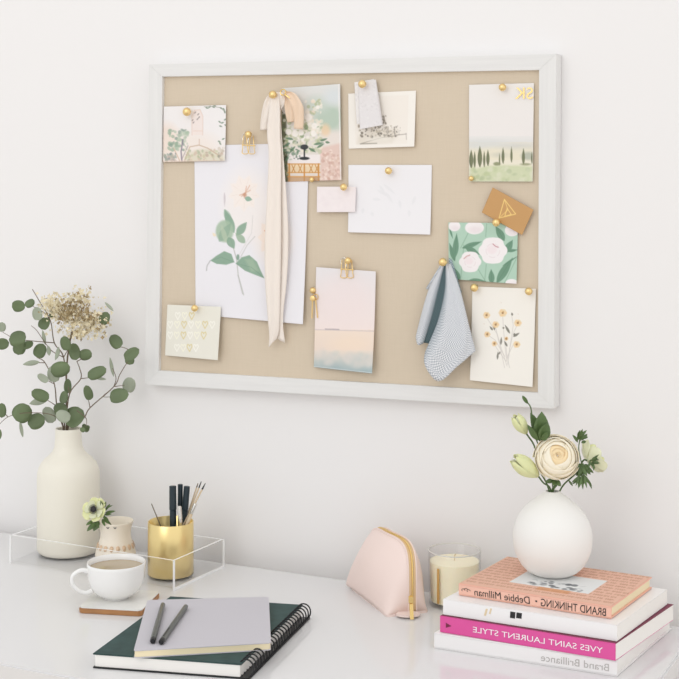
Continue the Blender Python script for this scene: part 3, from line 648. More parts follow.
# --- checked cloth
zc = Z(405, 245, 4.6875)
colm = [[(180, 85), (115, 200), (75, 330), (50, 432)], [(183, 85), (135, 205), (97, 335), (60, 468)], [(185, 87), (150, 210), (118, 340), (84, 462)],
        [(186, 88), (158, 215), (126, 345), (90, 458)], [(190, 88), (184, 212), (156, 345), (120, 468)], [(192, 88), (190, 215), (160, 350), (95, 500)], [(195, 88), (200, 250), (172, 430), (95, 568)], [(199, 88), (222, 250), (222, 450), (158, 640)],
        [(206, 88), (242, 245), (280, 440), (245, 570)], [(214, 88), (262, 222), (301, 380), (331, 496)]]
offs = [.010, .018, .013, .010, .010, .015, .024, .021, .022, .012]
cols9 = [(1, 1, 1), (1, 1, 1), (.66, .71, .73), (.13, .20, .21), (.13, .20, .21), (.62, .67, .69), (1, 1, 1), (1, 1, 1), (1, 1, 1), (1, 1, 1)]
bm = bmesh.new(); uv = bm.loops.layers.uv.new('UVMap'); ink = bm.verts.layers.float_color.new('ink')
NR = 40
colpts = []
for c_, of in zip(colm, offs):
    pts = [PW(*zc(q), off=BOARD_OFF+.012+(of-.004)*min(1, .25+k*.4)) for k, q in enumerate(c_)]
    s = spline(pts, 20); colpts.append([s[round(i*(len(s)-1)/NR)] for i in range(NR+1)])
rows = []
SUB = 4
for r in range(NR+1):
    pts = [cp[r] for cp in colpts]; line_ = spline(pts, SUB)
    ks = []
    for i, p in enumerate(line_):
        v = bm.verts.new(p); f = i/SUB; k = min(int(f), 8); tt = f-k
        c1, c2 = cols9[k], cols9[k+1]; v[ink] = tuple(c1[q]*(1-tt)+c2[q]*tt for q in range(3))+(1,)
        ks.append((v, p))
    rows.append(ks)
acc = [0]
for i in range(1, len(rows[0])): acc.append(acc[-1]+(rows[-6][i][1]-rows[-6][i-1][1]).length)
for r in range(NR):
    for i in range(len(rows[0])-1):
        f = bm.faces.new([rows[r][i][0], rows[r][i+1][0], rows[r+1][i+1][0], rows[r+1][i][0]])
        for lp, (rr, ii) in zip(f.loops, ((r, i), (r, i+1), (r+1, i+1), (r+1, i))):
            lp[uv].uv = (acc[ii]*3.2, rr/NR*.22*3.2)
def flap(pts, off, tint):
    vs = [bm.verts.new(PW(*zc(q), off=BOARD_OFF+off)) for q in pts]
    for v in vs: v[ink] = tint+(1,)
    f = bm.faces.new(vs)
    for lp in f.loops: lp[uv].uv = (lp.vert.co.x*3.2, lp.vert.co.z*3.2)
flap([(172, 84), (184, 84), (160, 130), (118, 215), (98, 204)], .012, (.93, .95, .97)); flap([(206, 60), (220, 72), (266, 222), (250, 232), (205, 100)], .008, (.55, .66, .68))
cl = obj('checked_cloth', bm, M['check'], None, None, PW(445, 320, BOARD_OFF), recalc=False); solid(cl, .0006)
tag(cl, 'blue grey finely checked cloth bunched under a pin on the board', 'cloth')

# ---------------------------------------------------------------- bottle vase with branches
vc = P(68.5, 553.3); d0 = depth(vc); k_ = d0/F_PX
def hz(y, d): return CAMH-(y-HOR)*d/F_PX      # height above the desk of a pixel row at depth d
VZ = lambda y: hz(y, d0)
ty = .0048                                      # tray floor thickness under the vase
vb = V3((vc.x, vc.y, DESK+ty))
vase = thing('bottle_vase', 'tall ivory bottle vase with branches in the tray at left', 'vase', vb)
R = 31*k_
prof = [(0, 0), (R*.93, 0), (R*.985, .004), (R, .010), (R, VZ(520)-ty), (R, VZ(480)-ty), (R*.99, VZ(472)-ty), (R*.95, VZ(467)-ty), (R*.88, VZ(462.5)-ty), (R*.77, VZ(458.5)-ty), (R*.63, VZ(455)-ty), (R*.51, VZ(451)-ty), (R*.445, VZ(446)-ty), (R*.415, VZ(434)-ty), (R*.425, VZ(429)-ty), (R*.41, VZ(428)-ty), (R*.36, VZ(428.5)-ty), (R*.36, VZ(450)-ty), (R*.5, VZ(475)-ty), (R*.9, VZ(500)-ty), (R*.9, .01), (0, .008)]
bm = bmesh.new(); lathe(bm, vb, prof, 72); obj('body', bm, M['ceramic'], vase, ang=60)
zs = Z(0, 270, 3.775)
mouth = P(68.5, 553.3); mouth.z = DESK+VZ(428)
def sprig(label, stems, leaves, extra=None, name='eucalyptus_branch', dz=0, mats=('leaf', 'leaf_pale')):
    """stems: pixel polylines in region coordinates; leaves: (cx,cy,rx,ry,rot,kind)"""
    t = thing(name, label, 'branch', mouth.copy(), 'branches in the ivory bottle vase')
    bm = bmesh.new()
    for n, s in enumerate(stems):
        pts = [PD(*zs((x, y)), d0+dd) for x, y, dd in s]
        if s[0][1] > 575: pts = [pts[0]-UP*.06] + pts
        tube(bm, spline(pts, 5), (lambda q: .0015-.0008*q) if n == 0 else (lambda q: .0009-.0004*q), 6)
    obj('stem', bm, M['twig'], t)
    for kind, nm in ((0, 'foliage'), (1, 'pale_foliage')):
        ls = [l for l in leaves if l[5] == kind]
        if not ls: continue
        bm = bmesh.new()
        for cx, cy, rx, ry, rot, _ in ls:
            dd = dz+random.uniform(-.035, .035); c = PD(*zs((cx, cy)), d0+dd)
            sx, sy = 2*rx/3.775*k_, 2*ry/3.775*k_
            th = rad(rot); axv = RGT*math.sin(th)+UP*math.cos(th)      # long axis
            ln, wd = max(sx, sy), min(sx, sy)
            tilt = random.uniform(-.35, .35)
            axv = (axv+FWD*tilt).normalized(); nr = (-FWD+RGT*random.uniform(-.3, .3)+UP*random.uniform(-.1, .5)).normalized()
            ln *= 1.06
            leaf(bm, c-axv*ln*.5, c+axv*ln*.5, nr, wd*1.12, cup=random.uniform(-.25, .3), bend=random.uniform(-.15, .15), n=12, round_=wd > ln*.45)
        o = obj(nm, bm, M[mats[kind]], t, None if kind == 0 else 'pale grey green leaves'); solid(o, .0004)
    return t
b1 = sprig('tall eucalyptus branch bending up left with round leaves', [[(243, 590, 0), (252, 470, 0), (240, 330, .02), (205, 275, .02), (190, 190, .02), (150, 120, .03), (122, 72, .03)], [(205, 275, .02), (125, 268, .01), (60, 260, 0), (10, 235, 0)], [(190, 190, .02), (165, 160, .02), (110, 130, .02)], [(240, 330, .02), (190, 300, .02), (140, 230, .02), (118, 210, .02)], [(240, 330, .02), (262, 290, .02)], [(150, 120, .03), (180, 105, .03)]],
   [(70, 136, 26, 20, 80, 0), (112, 125, 19, 14, 60, 0), (142, 165, 18, 24, -10, 1), (168, 202, 20, 23, 25, 0), (6, 215, 15, 18, 10, 1), (10, 278, 24, 20, 80, 0), (66, 258, 34, 27, 80, 0), (72, 294, 22, 26, 10, 0), (104, 282, 22, 14, 70, 0), (152, 305, 23, 27, 20, 0), (166, 255, 6, 28, -15, 1), (196, 168, 10, 14, 0, 0), (184, 305, 8, 18, -10, 1)])
b2 = sprig('short eucalyptus branch low at the left side of the vase', [[(238, 592, 0), (215, 515, .0), (205, 430, .0), (170, 350, .0), (140, 330, 0)], [(215, 515, 0), (185, 495, 0), (150, 480, 0)], [(236, 588, -.01), (190, 545, -.03), (90, 540, -.03), (30, 555, -.03), (-10, 590, -.03)], [(30, 555, -.03), (8, 530, -.03)], [(205, 430, 0), (175, 415, 0)], [(170, 350, 0), (120, 350, 0)]],
   [(215, 315, 8, 25, 15, 1), (118, 352, 33, 9, 80, 1), (228, 375, 35, 26, 75, 0), (162, 408, 22, 12, -55, 1), (203, 392, 20, 30, -10, 1), (152, 472, 33, 20, -65, 0), (148, 495, 36, 13, 75, 1), (185, 547, 22, 33, -20, 1), (137, 570, 31, 27, 70, 0), (85, 540, 34, 33, 40, 0), (6, 530, 15, 26, 0, 0), (0, 620, 6, 18, 0, 0), (81, 600, 6, 34, -5, 1), (232, 530, 29, 27, 60, 0), (238, 552, 27, 20, -60, 1)], dz=-.02)
b3 = sprig('eucalyptus branch arching right from the vase towards the pinboard', [[(258, 592, 0), (315, 560, -.01), (340, 520, -.01), (430, 440, -.02), (452, 395, -.02), (478, 352, -.02)], [(430, 440, -.02), (438, 408, -.02), (425, 370, -.02)], [(340, 520, -.01), (332, 480, -.01)], [(478, 352, -.02), (500, 320, -.02)], [(500, 318, -.02), (480, 298, -.02), (455, 290, -.02)], [(415, 455, -.02), (390, 478, -.02), (440, 478, -.02)], [(430, 440, -.02), (470, 435, -.02)], [(290, 530, -.02), (325, 560, -.02), (325, 590, -.02)]],
   [(332, 463, 15, 28, -15, 0), (422, 366, 6, 36, -12, 1), (436, 270, 21, 28, -40, 0), (498, 318, 32, 20, 55, 0), (490, 340, 17, 16, 0, 0), (487, 434, 23, 29, 20, 1), (450, 475, 36, 25, 80, 0), (282, 556, 38, 35, 50, 0), (318, 590, 9, 8, 0, 0), (328, 602, 10, 9, 60, 0), (312, 603, 10, 8, -60, 0), (330, 594, 8, 8, 0, 0)], dz=-.02)
b4 = sprig('upright eucalyptus branch in the middle of the vase under the dried flower', [[(250, 592, 0), (262, 470, -.02), (305, 410, -.02), (300, 370, -.02), (290, 345, -.02)], [(305, 410, -.02), (350, 405, -.02)], [(262, 470, -.02), (258, 440, -.02)], [(290, 345, -.02), (320, 330, -.02)]],
   [(247, 277, 18, 26, -15, 0), (281, 308, 19, 31, -15, 0), (322, 320, 27, 19, 75, 0), (366, 388, 36, 20, 65, 0), (380, 410, 20, 5, 100, 1), (240, 480, 15, 23, 10, 0), (256, 438, 13, 26, 0, 0), (412, 138, 5, 24, -48, 1), (395, 182, 18, 24, 25, 0)], dz=-.025)
t = thing('dried_hydrangea', 'dried cream hydrangea head rising above the eucalyptus leaves', 'flower', mouth.copy())
bm = bmesh.new(); top = PD(*zs((280, 190)), d0-.01)
tube(bm, spline([mouth-UP*.05, PD(*zs((250, 480)), d0), PD(*zs((255, 330)), d0), top], 6), .0016, 6)
hub = PD(*zs((280, 215)), d0-.01)
bma, bmb = bmesh.new(), bmesh.new()
blobs = [(283, 168, 72, 58, .40), (205, 122, 46, 34, .14), (305, 98, 40, 30, .10), (352, 195, 56, 46, .20), (300, 236, 42, 24, .10), (222, 160, 46, 40, .10)]
bw = np.cumsum([b[4] for b in blobs]); bw /= bw[-1]
for i in range(1150):
    cx_, cy_, rx_, ry_, _ = blobs[int(np.searchsorted(bw, random.random()))]
    px, py = random.gauss(cx_, rx_*.52), random.gauss(cy_, ry_*.55); q = random.uniform(-1, 1)
    if py > 268 or py < 62: continue
    x, y = (px-285)/110, (170-py)/95
    p = PD(*zs((px, py)), d0-.01+q*.035)
    if i % 7 == 0: tube(bma, [hub.lerp(p, .45), p], .0004, 4)
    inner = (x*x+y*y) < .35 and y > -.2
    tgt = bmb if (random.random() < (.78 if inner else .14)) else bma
    nrm = (-FWD*.8+V3((random.uniform(-1, 1), random.uniform(-1, 1), random.uniform(-.4, 1)))).normalized(); u = nrm.orthogonal().normalized(); a0 = random.uniform(0, 6)
    s = random.uniform(.0022, .0046)
    for k in range(random.choice((3, 4))):
        a = a0+k*math.pi/2; dv = (u*math.cos(a)+nrm.cross(u)*math.sin(a)+nrm*.3).normalized(); leaf(tgt, p, p+dv*s, nrm, s*.8, n=2)
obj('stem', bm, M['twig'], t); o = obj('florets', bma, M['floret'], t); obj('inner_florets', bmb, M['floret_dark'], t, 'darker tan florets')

# ---------------------------------------------------------------- acrylic tray
A = P(174, 590.5); B = P(227.3, 568); Cc = P(10.5, 563)
ex = (Cc-A); ln = ex.length; ex.normalize(); ey = (B-A); ey -= ex*ey.dot(ex); dp = (B-A).dot(ey.normalized()); ey.normalize()
tray = thing('acrylic_tray', 'clear acrylic rectangular tray under the vases and gold cup', 'tray', A)
h, th = .050, .0036
bm = bmesh.new(); obb(bm, A, ex*ln, ey*dp, UP*th); obj('base', bm, M['acrylic'], tray)
def wallp(o, a, b):
    bm = bmesh.new(); o = o+UP*(th+.0001)
    fs = obb(bm, o, a, b, UP*(h-th))
    setmat([fs[1]], 1); return bm
for (o, a, b) in ((A, ex*ln, ey*th), (A+ey*(dp-th), ex*ln, ey*th), (A+ey*(th+.0001), ex*th, ey*(dp-2*th-.0002)), (A+ey*(th+.0001)+ex*(ln-th), ex*th, ey*(dp-2*th-.0002))):
    obj('side_panel', wallp(o, a, b), [M['acrylic'], M['acrylic_edge']], tray)
for (i, j) in ((0, 0), (1, 0), (0, 1), (1, 1)):
    bm = bmesh.new(); o = A+ex*(i*(ln-.0026)-(.0012 if not i else -.0012))+ey*(j*(dp-.0026)-(.0012 if not j else -.0012)); obb(bm, o, ex*.0026, ey*.0026, UP*h)
    obj('corner_edge', bm, M['acrylic_edge'], tray, 'bright polished corner edge')
bm = bmesh.new(); obb(bm, A+ey*.0016-ex*.0012+UP*.0001, ey*(dp-.0032), ex*.0032, UP*.0036); obj('lower_edge', bm, M['acrylic_edge'], tray, 'bright polished lower edge')

# ---------------------------------------------------------------- gold pen cup
gc = P(170.7, 573.2, ty); gd = depth(gc); gk = gd/F_PX
cup = thing('pen_cup', 'round brushed gold cup full of pens in the clear tray', 'pen cup', gc)
gr = 22.8*gk; gh = hz(521, gd)-ty
bm = bmesh.new(); lathe(bm, gc, [(0, 0), (gr-.001, 0), (gr, .001), (gr, gh-.0006), (gr-.0005, gh), (gr-.0015, gh), (gr-.002, gh-.0006), (gr-.002, .003), (0, .003)], 72); obj('cup', bm, M['brass'], cup, ang=50)
zp = Z(130, 460, 4.85)
def stick(name, label, cat, x0, y0, x1, y1, dd, segs, group='pens and brushes in the gold cup'):
    """visible top (x0,y0) to a lower point (x1,y1) in region coords, extended to the cup floor; segs: list of (part, t0, t1, radius0, radius1, material)"""
    top = PD(*zp((x0, y0)), gd+dd[0]); low = PD(*zp((x1, y1)), gd+dd[1]); dr = (low-top)
    k = (top.z-(gc.z+.0045))/(top.z-low.z); bot = top+dr*k
    hv = V3((bot.x-gc.x, bot.y-gc.y, 0)); lim = gr-.011
    if hv.length > lim: s = hv.normalized()*lim; bot = V3((gc.x+s.x, gc.y+s.y, bot.z))
    t = thing(name, label, cat, bot, group); Ln = (top-bot).length; ax = (top-bot).normalized()
    for (pn, t0, t1, r0, r1, m) in segs:
        bm = bmesh.new(); a0, a1 = bot+ax*Ln*t0, bot+ax*Ln*t1; l = (a1-a0).length; b = min(.0008, r1*.5)
        lathe(bm, a0, [(0, 0), (r0*.85, 0), (r0, .0006), (r1, l-b), (max(r1-b, 0.0002), l), (0, l)], 20, ax); obj(pn, bm, M[m], t)
    return t
stick('felt_pen', 'thick dark teal pen leftmost in the gold cup', 'pen', 207, 125, 209, 310, (0, -.005), [('barrel', 0, .72, .0058, .0058, 'green_handle'), ('cap', .72, 1, .0064, .0060, 'green_handle')])
stick('felt_pen', 'tallest middle dark teal pen in the gold cup', 'pen', 244, 117, 243, 310, (.015, .012), [('barrel', 0, .72, .0042, .0042, 'green_handle'), ('cap', .72, 1, .0046, .0044, 'green_handle')])
stick('felt_pen', 'dark teal pen right of the other two teal pens', 'pen', 276, 127, 262, 310, (.008, .006), [('barrel', 0, .72, .0052, .0052, 'green_handle'), ('cap', .72, 1, .0057, .0054, 'green_handle')])
stick('metal_pen', 'short silver topped pen in front of the teal pens', 'pen', 240, 222, 250, 310, (-.016, -.018), [('barrel', 0, .8, .0036, .0036, 'silver'), ('clip_cap', .8, 1, .0040, .0034, 'silver')])
stick('paint_brush', 'pale wooden brush leaning right and highest in the gold cup', 'brush', 366, 112, 262, 310, (.004, -.004), [('handle', 0, .93, .0022, .0016, 'brush_wood'), ('tip', .93, 1, .0016, .0006, 'black')])
stick('paint_brush', 'pale wooden brush left of the highest leaning brush', 'brush', 346, 104, 266, 310, (.02, .008), [('handle', 0, .93, .0020, .0014, 'brush_wood'), ('tip', .93, 1, .0014, .0006, 'black')])
stick('paint_brush', 'thin beige brush behind the two leaning brushes', 'brush', 330, 112, 268, 300, (.028, .016), [('handle', 0, .95, .0016, .0012, 'brush_wood'), ('tip', .95, 1, .0012, .0006, 'twig')])
stick('metal_pen', 'short tan and silver pen leaning right at the cup rim', 'pen', 318, 210, 276, 310, (-.004, -.014), [('barrel', 0, .85, .0030, .0030, 'brush_wood'), ('end_cap', .85, 1, .0032, .0030, 'silver')])
stick('thin_stick', 'single thin dark stick leaning left in the gold cup', 'stick', 104, 212, 130, 275, (.01, .008), [('rod', 0, 1, .0012, .0008, 'twig')])

# ---------------------------------------------------------------- bud vase with anemone
bc = P(115.6, 563.5, ty); bd = depth(bc); bk = bd/F_PX
bv = thing('bud_vase', 'small cream fluted bud vase behind the white cup', 'vase', bc)
def Bz(y): return hz(y, bd)-ty
bm = bmesh.new()
pr = [(0, 0), (15*bk, 0), (18*bk, .003), (20*bk, .012), (20*bk, .020), (18.8*bk, Bz(547)), (16.4*bk, Bz(541)), (15.2*bk, Bz(536)), (15.0*bk, Bz(532)), (15.8*bk, Bz(527)), (17.4*bk, Bz(522)), (17.9*bk, Bz(521)), (17.5*bk, Bz(520.4)), (16.8*bk, Bz(521)), (15*bk, Bz(526)), (12.2*bk, Bz(530)), (14*bk, .025), (13*bk, .006), (0, .005)]
lathe(bm, bc, pr, 96, mod=lambda t, z: 1+(.022*abs(math.sin(t*9))-.015 if .004 < z < Bz(541) else 0)); obj('body', bm, M['bud'], bv, ang=70)
bm = bmesh.new()
for k in range(18):
    tt = (k+.5)*math.pi/9; er = V3((math.cos(tt), math.sin(tt), 0)); et = V3((-er.y, er.x, 0))
    zt_ = Bz(541.5); pts = []
    for s in range(8):
        a = math.pi*s/4; x, y = math.cos(a)*.0036, math.sin(a)*.0085 if math.sin(a) < 0 else math.sin(a)*.0045
        z = zt_-.004+y*.8; rr = np.interp(z, [Bz(546), Bz(540)], [18.8*bk, 16.4*bk])+.0006
        pts.append(bc+er*rr+et*x+UP*z)
    bm.faces.new([bm.verts.new(p) for p in pts])
o = obj('flute_tips', bm, M['tan'], bv, 'peach tinted scalloped flute tips'); solid(o, .0004)
zk = Z(60, 490, 5.22)
bm = bmesh.new()
for (x, y) in ((266, 186), (303, 186)):
    px, py = zk((x, y)); zc_ = Bz(523.6); 
    dirv = (CAM-bc); dirv.z = 0; dirv.normalize(); sdv = RGT*((px-116)*bk)
    q = math.sqrt(max(1e-9, (17.2*bk)**2-sdv.length**2))
    c = bc+sdv-FWD*q+UP*zc_
    tube(bm, spline([c-RGT*.0022+UP*.0010, c-UP*.0012-FWD*.0004, c+RGT*.0022+UP*.0010], 4), .0006, 6)
obj('dash_marks', bm, M['dark'], bv, 'two dark curved marks under the rim')
# anemone
def flower(parent, c, axis, R_, rings, mats, npet, cup=.5, seed=1, name='petals', nu=6, nv=6):
    rnd = random.Random(seed); a = V3(axis).normalized(); u = a.orthogonal().normalized(); v = a.cross(u)
    for r_i, (r, hgt, n, half, mk, open_) in enumerate(rings):
        bm = bmesh.new()
        for k in range(n):
            ph = 2*math.pi*(k+.5*r_i)/n+rnd.uniform(-.15, .15); jr = rnd.uniform(.93, 1.07)
            def fn(s, t, ph=ph, jr=jr):
                q = 2*s-1; wdt = half*(math.sin(math.pi*min(1, .12+.80*t))**.6)
                an = ph+q*wdt; edge = 1-.22*abs(q)**2.6*t
                rr = r*jr*(math.sin(t*math.pi*.5)**.8)*(1+open_*t*t); hh = hgt*t*edge - open_*.35*hgt*t**4 
                return c+(u*math.cos(an)+v*math.sin(an))*rr*R_+a*hh*R_
            grid(bm, fn, nu, nv)
        o = obj(name, bm, M[mk], parent); solid(o, .0004)
fl = P(94.5, 509, 0.0); fc = PD(94.3, 509.5, bd-.025)
t = thing('anemone', 'lime white anemone with dark centre leaning out of the bud vase', 'flower', fc)
ax = (-FWD*1-RGT*.25+UP*.35).normalized()
flower(t, fc-ax*.004, ax, .0215, [(.95, .30, 6, .55, 'lime', .08), (.75, .42, 5, .55, 'lime_pale', .05)], None, 6)
bm = bmesh.new(); lathe(bm, fc+ax*.003, [(0, 0), (.0048, 0), (.0055, .0015), (.003, .0035), (0, .004)], 16, ax)
for k in range(24):
    a = k*math.pi/12; u = ax.orthogonal().normalized(); v = ax.cross(u); dv = u*math.cos(a)+v*math.sin(a); tube(bm, [fc+ax*.003, fc+dv*.0085+ax*.006], .0005, 5)
obj('dark_centre', bm, M['dark'], t, 'near black flower centre')
bm = bmesh.new(); vt = V3((bc.x, bc.y, DESK+Bz(521)))
tube(bm, spline([fc-ax*.006, PD(104, 516, bd-.004), vt-UP*.012-RGT*.004, bc+UP*.02], 6), .0013, 8); obj('stem', bm, M['stem'], t)
bm = bmesh.new()
for x, y, x2, y2, wd in ((230, 100, 210, 55, 14), (235, 110, 262, 72, 10), (235, 120, 290, 110, 12), (230, 130, 270, 125, 10), (240, 95, 275, 80, 8), (225, 140, 255, 160, 14), (195, 165, 140, 215, 22), (205, 160, 175, 215, 26), (180, 155, 135, 185, 14), (220, 150, 235, 190, 12), (235, 90, 240, 60, 10), (225, 150, 258, 178, 10), (190, 170, 205, 200, 14)):
    leaf(bm, PD(*zk((x, y)), bd-.018), PD(*zk((x2, y2)), bd-.024-random.uniform(0, .01)), -FWD+UP*.4, wd/5.22*bk*1.2, n=6, cup=.3)
o = obj('foliage', bm, M['leaf_dark'], t); solid(o, .0003)

# ---------------------------------------------------------------- coaster, cup of tea
cl_, cn_, cr_ = P(78, 607, .010), P(141.5, 610.5, .010), P(160.3, 591, .010)
cb_ = cl_+cr_-cn_
cs = thing('coaster', 'marble topped wooden coaster under the white tea cup', 'coaster', (cl_+cr_)*.5-UP*.010)
def chamf(pts, c=.005):
    out = []
    for i, p in enumerate(pts):
        a, b = pts[i-1], pts[(i+1) % len(pts)]; out += [p+(a-p).normalized()*c, p+(b-p).normalized()*c]
    return out
q = chamf([cl_, cn_, cr_, cb_])
bm = bmesh.new(); prism(bm, [p-UP*.010 for p in q], UP*.0082); bmesh.ops.bevel(bm, geom=list(bm.edges), offset=.001, segments=2, affect='EDGES'); obj('wooden_base', bm, M['cork'], cs)
cen = (cl_+cr_)*.5
bm = bmesh.new(); prism(bm, [cen+(p-cen)*.985-UP*.0017 for p in q], UP*.0017); obj('marble_top', bm, M['marble'], cs)
mc = P(116.3, 597.5, .0101); md = depth(mc); mk = md/F_PX
mug = thing('tea_cup', 'white rounded cup of tea standing on the coaster', 'cup', mc)
def Mz(y): return hz(y, md)-.0101
rz = Mz(561.5); MR = 29.3*mk
bm = bmesh.new()
lathe(bm, mc, [(0, .001), (.017, .001), (.018, 0), (.020, 0), (.0215, .003), (MR*.66, .0075), (MR*.80, .014), (MR*.90, .023), (MR*.96, .034), (MR*.99, rz-.006), (MR, rz-.001), (MR-.0008, rz), (MR-.0018, rz-.0005), (MR*.95, rz-.008), (MR*.92, .034), (MR*.85, .022), (MR*.7, .012), (0, .006)], 72); obj('body', bm, M['glaze'], mug, ang=60)
hd = (-RGT*.93 - FWD*.37).normalized()
hp = [(MR*.955, rz-.011), (MR*1.22, rz-.0085), (MR*1.48, rz-.015), (MR*1.50, rz-.028), (MR*1.30, rz-.040), (MR*1.05, rz-.0455), (MR*.84, .0155)]
bm = bmesh.new(); tube(bm, spline([mc+hd*r+UP*z for r, z in hp], 8), lambda q: .0042-.0012*math.sin(q*math.pi), 12); obj('handle', bm, M['glaze'], mug)
bm = bmesh.new(); lathe(bm, mc, [(MR*.945, rz-.0092), (MR*.5, rz-.0094), (0, rz-.0094)], 64)
obj('tea', bm, M['tea'], mug, 'pale brown tea surface')

# ---------------------------------------------------------------- spiral notebook
zt2 = .0215
def NB(z, pts): return [P(x, y, z) for x, y in pts]
n1, n2, n3, n4 = NB(zt2, [(92.7, 653.2), (241.5, 664), (303, 604.6), (171.5, 597.2)])
e1 = (n2-n1); e2 = (n3-n2); L1, L2 = e1.length, e2.length; e1.normalize(); e2.normalize()
nb0 = n1-UP*zt2
nb = thing('spiral_notebook', 'large dark green spiral notebook lying under the grey notebook', 'notebook', nb0)
bm = bmesh.new(); obb(bm, nb0+UP*(zt2-.0022), e1*L1, e2*L2, UP*.0022, .0006); obj('front_cover', bm, M['green_cloth'], nb)
bm = bmesh.new(); obb(bm, nb0+UP*.0002, e1*(L1+.012), e2*L2, UP*.0022, .0006); obj('back_cover', bm, M['black'], nb, 'black back cover')
bm = bmesh.new(); obb(bm, nb0+UP*.0025+e1*.003+e2*.002, e1*(L1-.006), e2*(L2-.004), UP*(zt2-.0048)); obj('page_block', bm, M['paper'], nb)
NRING = 24
for k in range(NRING):
    bm = bmesh.new(); c = nb0+e1*(L1+.0035)+e2*(L2*(k+.7)/(NRING+.4))+UP*(zt2*.5+.0022)
    tube(bm, [c+e1*(math.cos(a)*.0112)+UP*(math.sin(a)*.0122)+e2*(.0012*math.sin(a)) for a in [i*2*math.pi/20 for i in range(20)]], .0012, 6, closed=True); obj('binding_ring', bm, M['wire'], nb)

# ---------------------------------------------------------------- grey notebook
zg = zt2+.0003
g = [P(x, y, zg+.011) for x, y in ((133.6, 650.6), (271, 642.6), (268.8, 596.6), (147.3, 600))]
gn = thing('soft_notebook', 'small pale grey softcover notebook on top of the green spiral notebook', 'notebook', sum(g, V3())/4-UP*.011)
def rounded(pts, r, n=4):
    out = []
    for i, p in enumerate(pts):
        a, b = pts[i-1], pts[(i+1) % len(pts)]; A_, B_ = p+(a-p).normalized()*r, p+(b-p).normalized()*r
        for k in range(n+1):
            t_ = k/n; out.append(A_*(1-t_)**2+p*2*t_*(1-t_)+B_*t_**2)
    return out
gq = rounded(g, .005); gcn = sum(g, V3())/4
bm = bmesh.new(); prism(bm, [p-UP*.0012 for p in gq], UP*.0012); obj('front_cover', bm, M['grey_cover'], gn)
bm = bmesh.new(); prism(bm, [p-UP*.011 for p in gq], UP*.0012); obj('back_cover', bm, M['grey_cover'], gn)
bm = bmesh.new(); prism(bm, [gcn+(p-gcn)*.99-UP*.0097 for p in gq], UP*.0084); obj('page_block', bm, M['cream_paper'], gn)
gtop = zg+.011
for (x0, y0, x1, y1, lab) in ((163, 604.5, 152.6, 641.5, 'left grey pen lying on the small grey notebook'), (186, 606.5, 161, 642.5, 'right grey pen lying slanted on the small grey notebook')):
    r = .0041; a, b = P(x0, y0, gtop+r), P(x1, y1, gtop+r); a.z = b.z = DESK+gtop+r+.0002; ax = (b-a); Ln = ax.length; ax.normalize()
    t = thing('fineliner_pen', lab, 'pen', a.lerp(b, .5)-UP*r, 'pens on the grey notebook')
    bm = bmesh.new(); lathe(bm, a, [(0, 0), (r*.75, 0), (r*.9, .002), (r*.95, Ln*.4), (r, Ln*.45), (r, Ln-.010), (0, Ln-.010)], 24, ax); obj('barrel', bm, M['pen'], t)
    bm = bmesh.new(); lathe(bm, b-ax*.0098, [(0, 0), (r, 0), (r, .0075), (r*.8, .0098), (0, .0098)], 24, ax); obj('end_cap', bm, M['black'], t, 'black end')
    bm = bmesh.new(); side = ax.cross(UP).normalized(); obb(bm, b-ax*.052+UP*(r*.75)-side*.0009, ax*.036, side*.0018, UP*.0016, .0003); obj('clip', bm, M['black'] if 'slanted' in lab else M['pen'], t)

# ---------------------------------------------------------------- blush pouch
pa, pb, pc = P(350.5, 588.5), P(387, 617.5), P(428, 612)
el = (pb-pa); PL = el.length; el.normalize(); ew = (pc-pb); ew -= el*ew.dot(el); PWd = ew.length; ew.normalize()
H = .108
pouch = thing('cosmetic_pouch', 'blush pink half moon pouch with gold zip beside the candle', 'pouch', pa+el*PL*.5+ew*PWd*.5)
def arcp(t):            # dome over the base centre line, t 0 at the far end .. 1 near end
    a = math.pi*(1-t); x = math.cos(a); y = math.sin(a)
    sx = math.copysign(abs(x)**.58, x); sy = abs(y)**.62
    k = max(0, x); lean = .12*k+.42*k*(1-k)
    return pa+ew*PWd*(.5+lean)+el*(PL*(.5+.485*sx))+UP*(H*sy+.004)
def panel_pt(sgn, u, v):
    ap = arcp(u)+ew*(sgn*.0065); bp = pa+ew*(PWd*.5+sgn*PWd*.5)+el*(PL*(.01+.97*u))+UP*.002
    k = 1 if u < .45 else max(.12, 1-((u-.45)/.55)**1.3*.88)
    bul = (math.sin(math.pi*v)**.8*.017 if 0 < v < 1 else 0)*k
    return bp.lerp(ap, v)+ew*(sgn*bul)-el*(bul*.5*max(0, 1-u*4))+UP*(bul*.25)
for sgn in (-1, 1):
    bm = bmesh.new(); grid(bm, lambda u, v: panel_pt(sgn, u, v), 44, 16); o = obj('panel', bm, M['pouch'], pouch); solid(o, .0012)
for ue in (0.0, 1.0):
    bm = bmesh.new(); grid(bm, lambda u, v: panel_pt(-1, ue, v).lerp(panel_pt(1, ue, v), u), 4, 12); o = obj('gusset', bm, M['pouch'], pouch); solid(o, .001)
bm = bmesh.new(); prism(bm, rounded([pa, pb, pb+ew*PWd, pa+ew*PWd], .008), UP*.003); obj('base_panel', bm, M['pouch'], pouch)
bm = bmesh.new()
def tp(u, v):
    i = .0+1.0*v; return arcp(i)+ew*((u-.5)*.0135)+UP*(-.0006)
grid(bm, tp, 4, 60); o = obj('zip_tape', bm, M['tape'], pouch, 'tan zip tape'); solid(o, .001)
bm = bmesh.new(); tube(bm, [arcp(.0+i/80)+UP*.0006 for i in range(81)], .0017, 8); obj('zip_teeth', bm, M['gold'], pouch, 'gold zip teeth')
bm = bmesh.new()
for sg in (-1, 1): tube(bm, [arcp(i/60)+ew*(sg*.0068) for i in range(61)], .0014, 8)
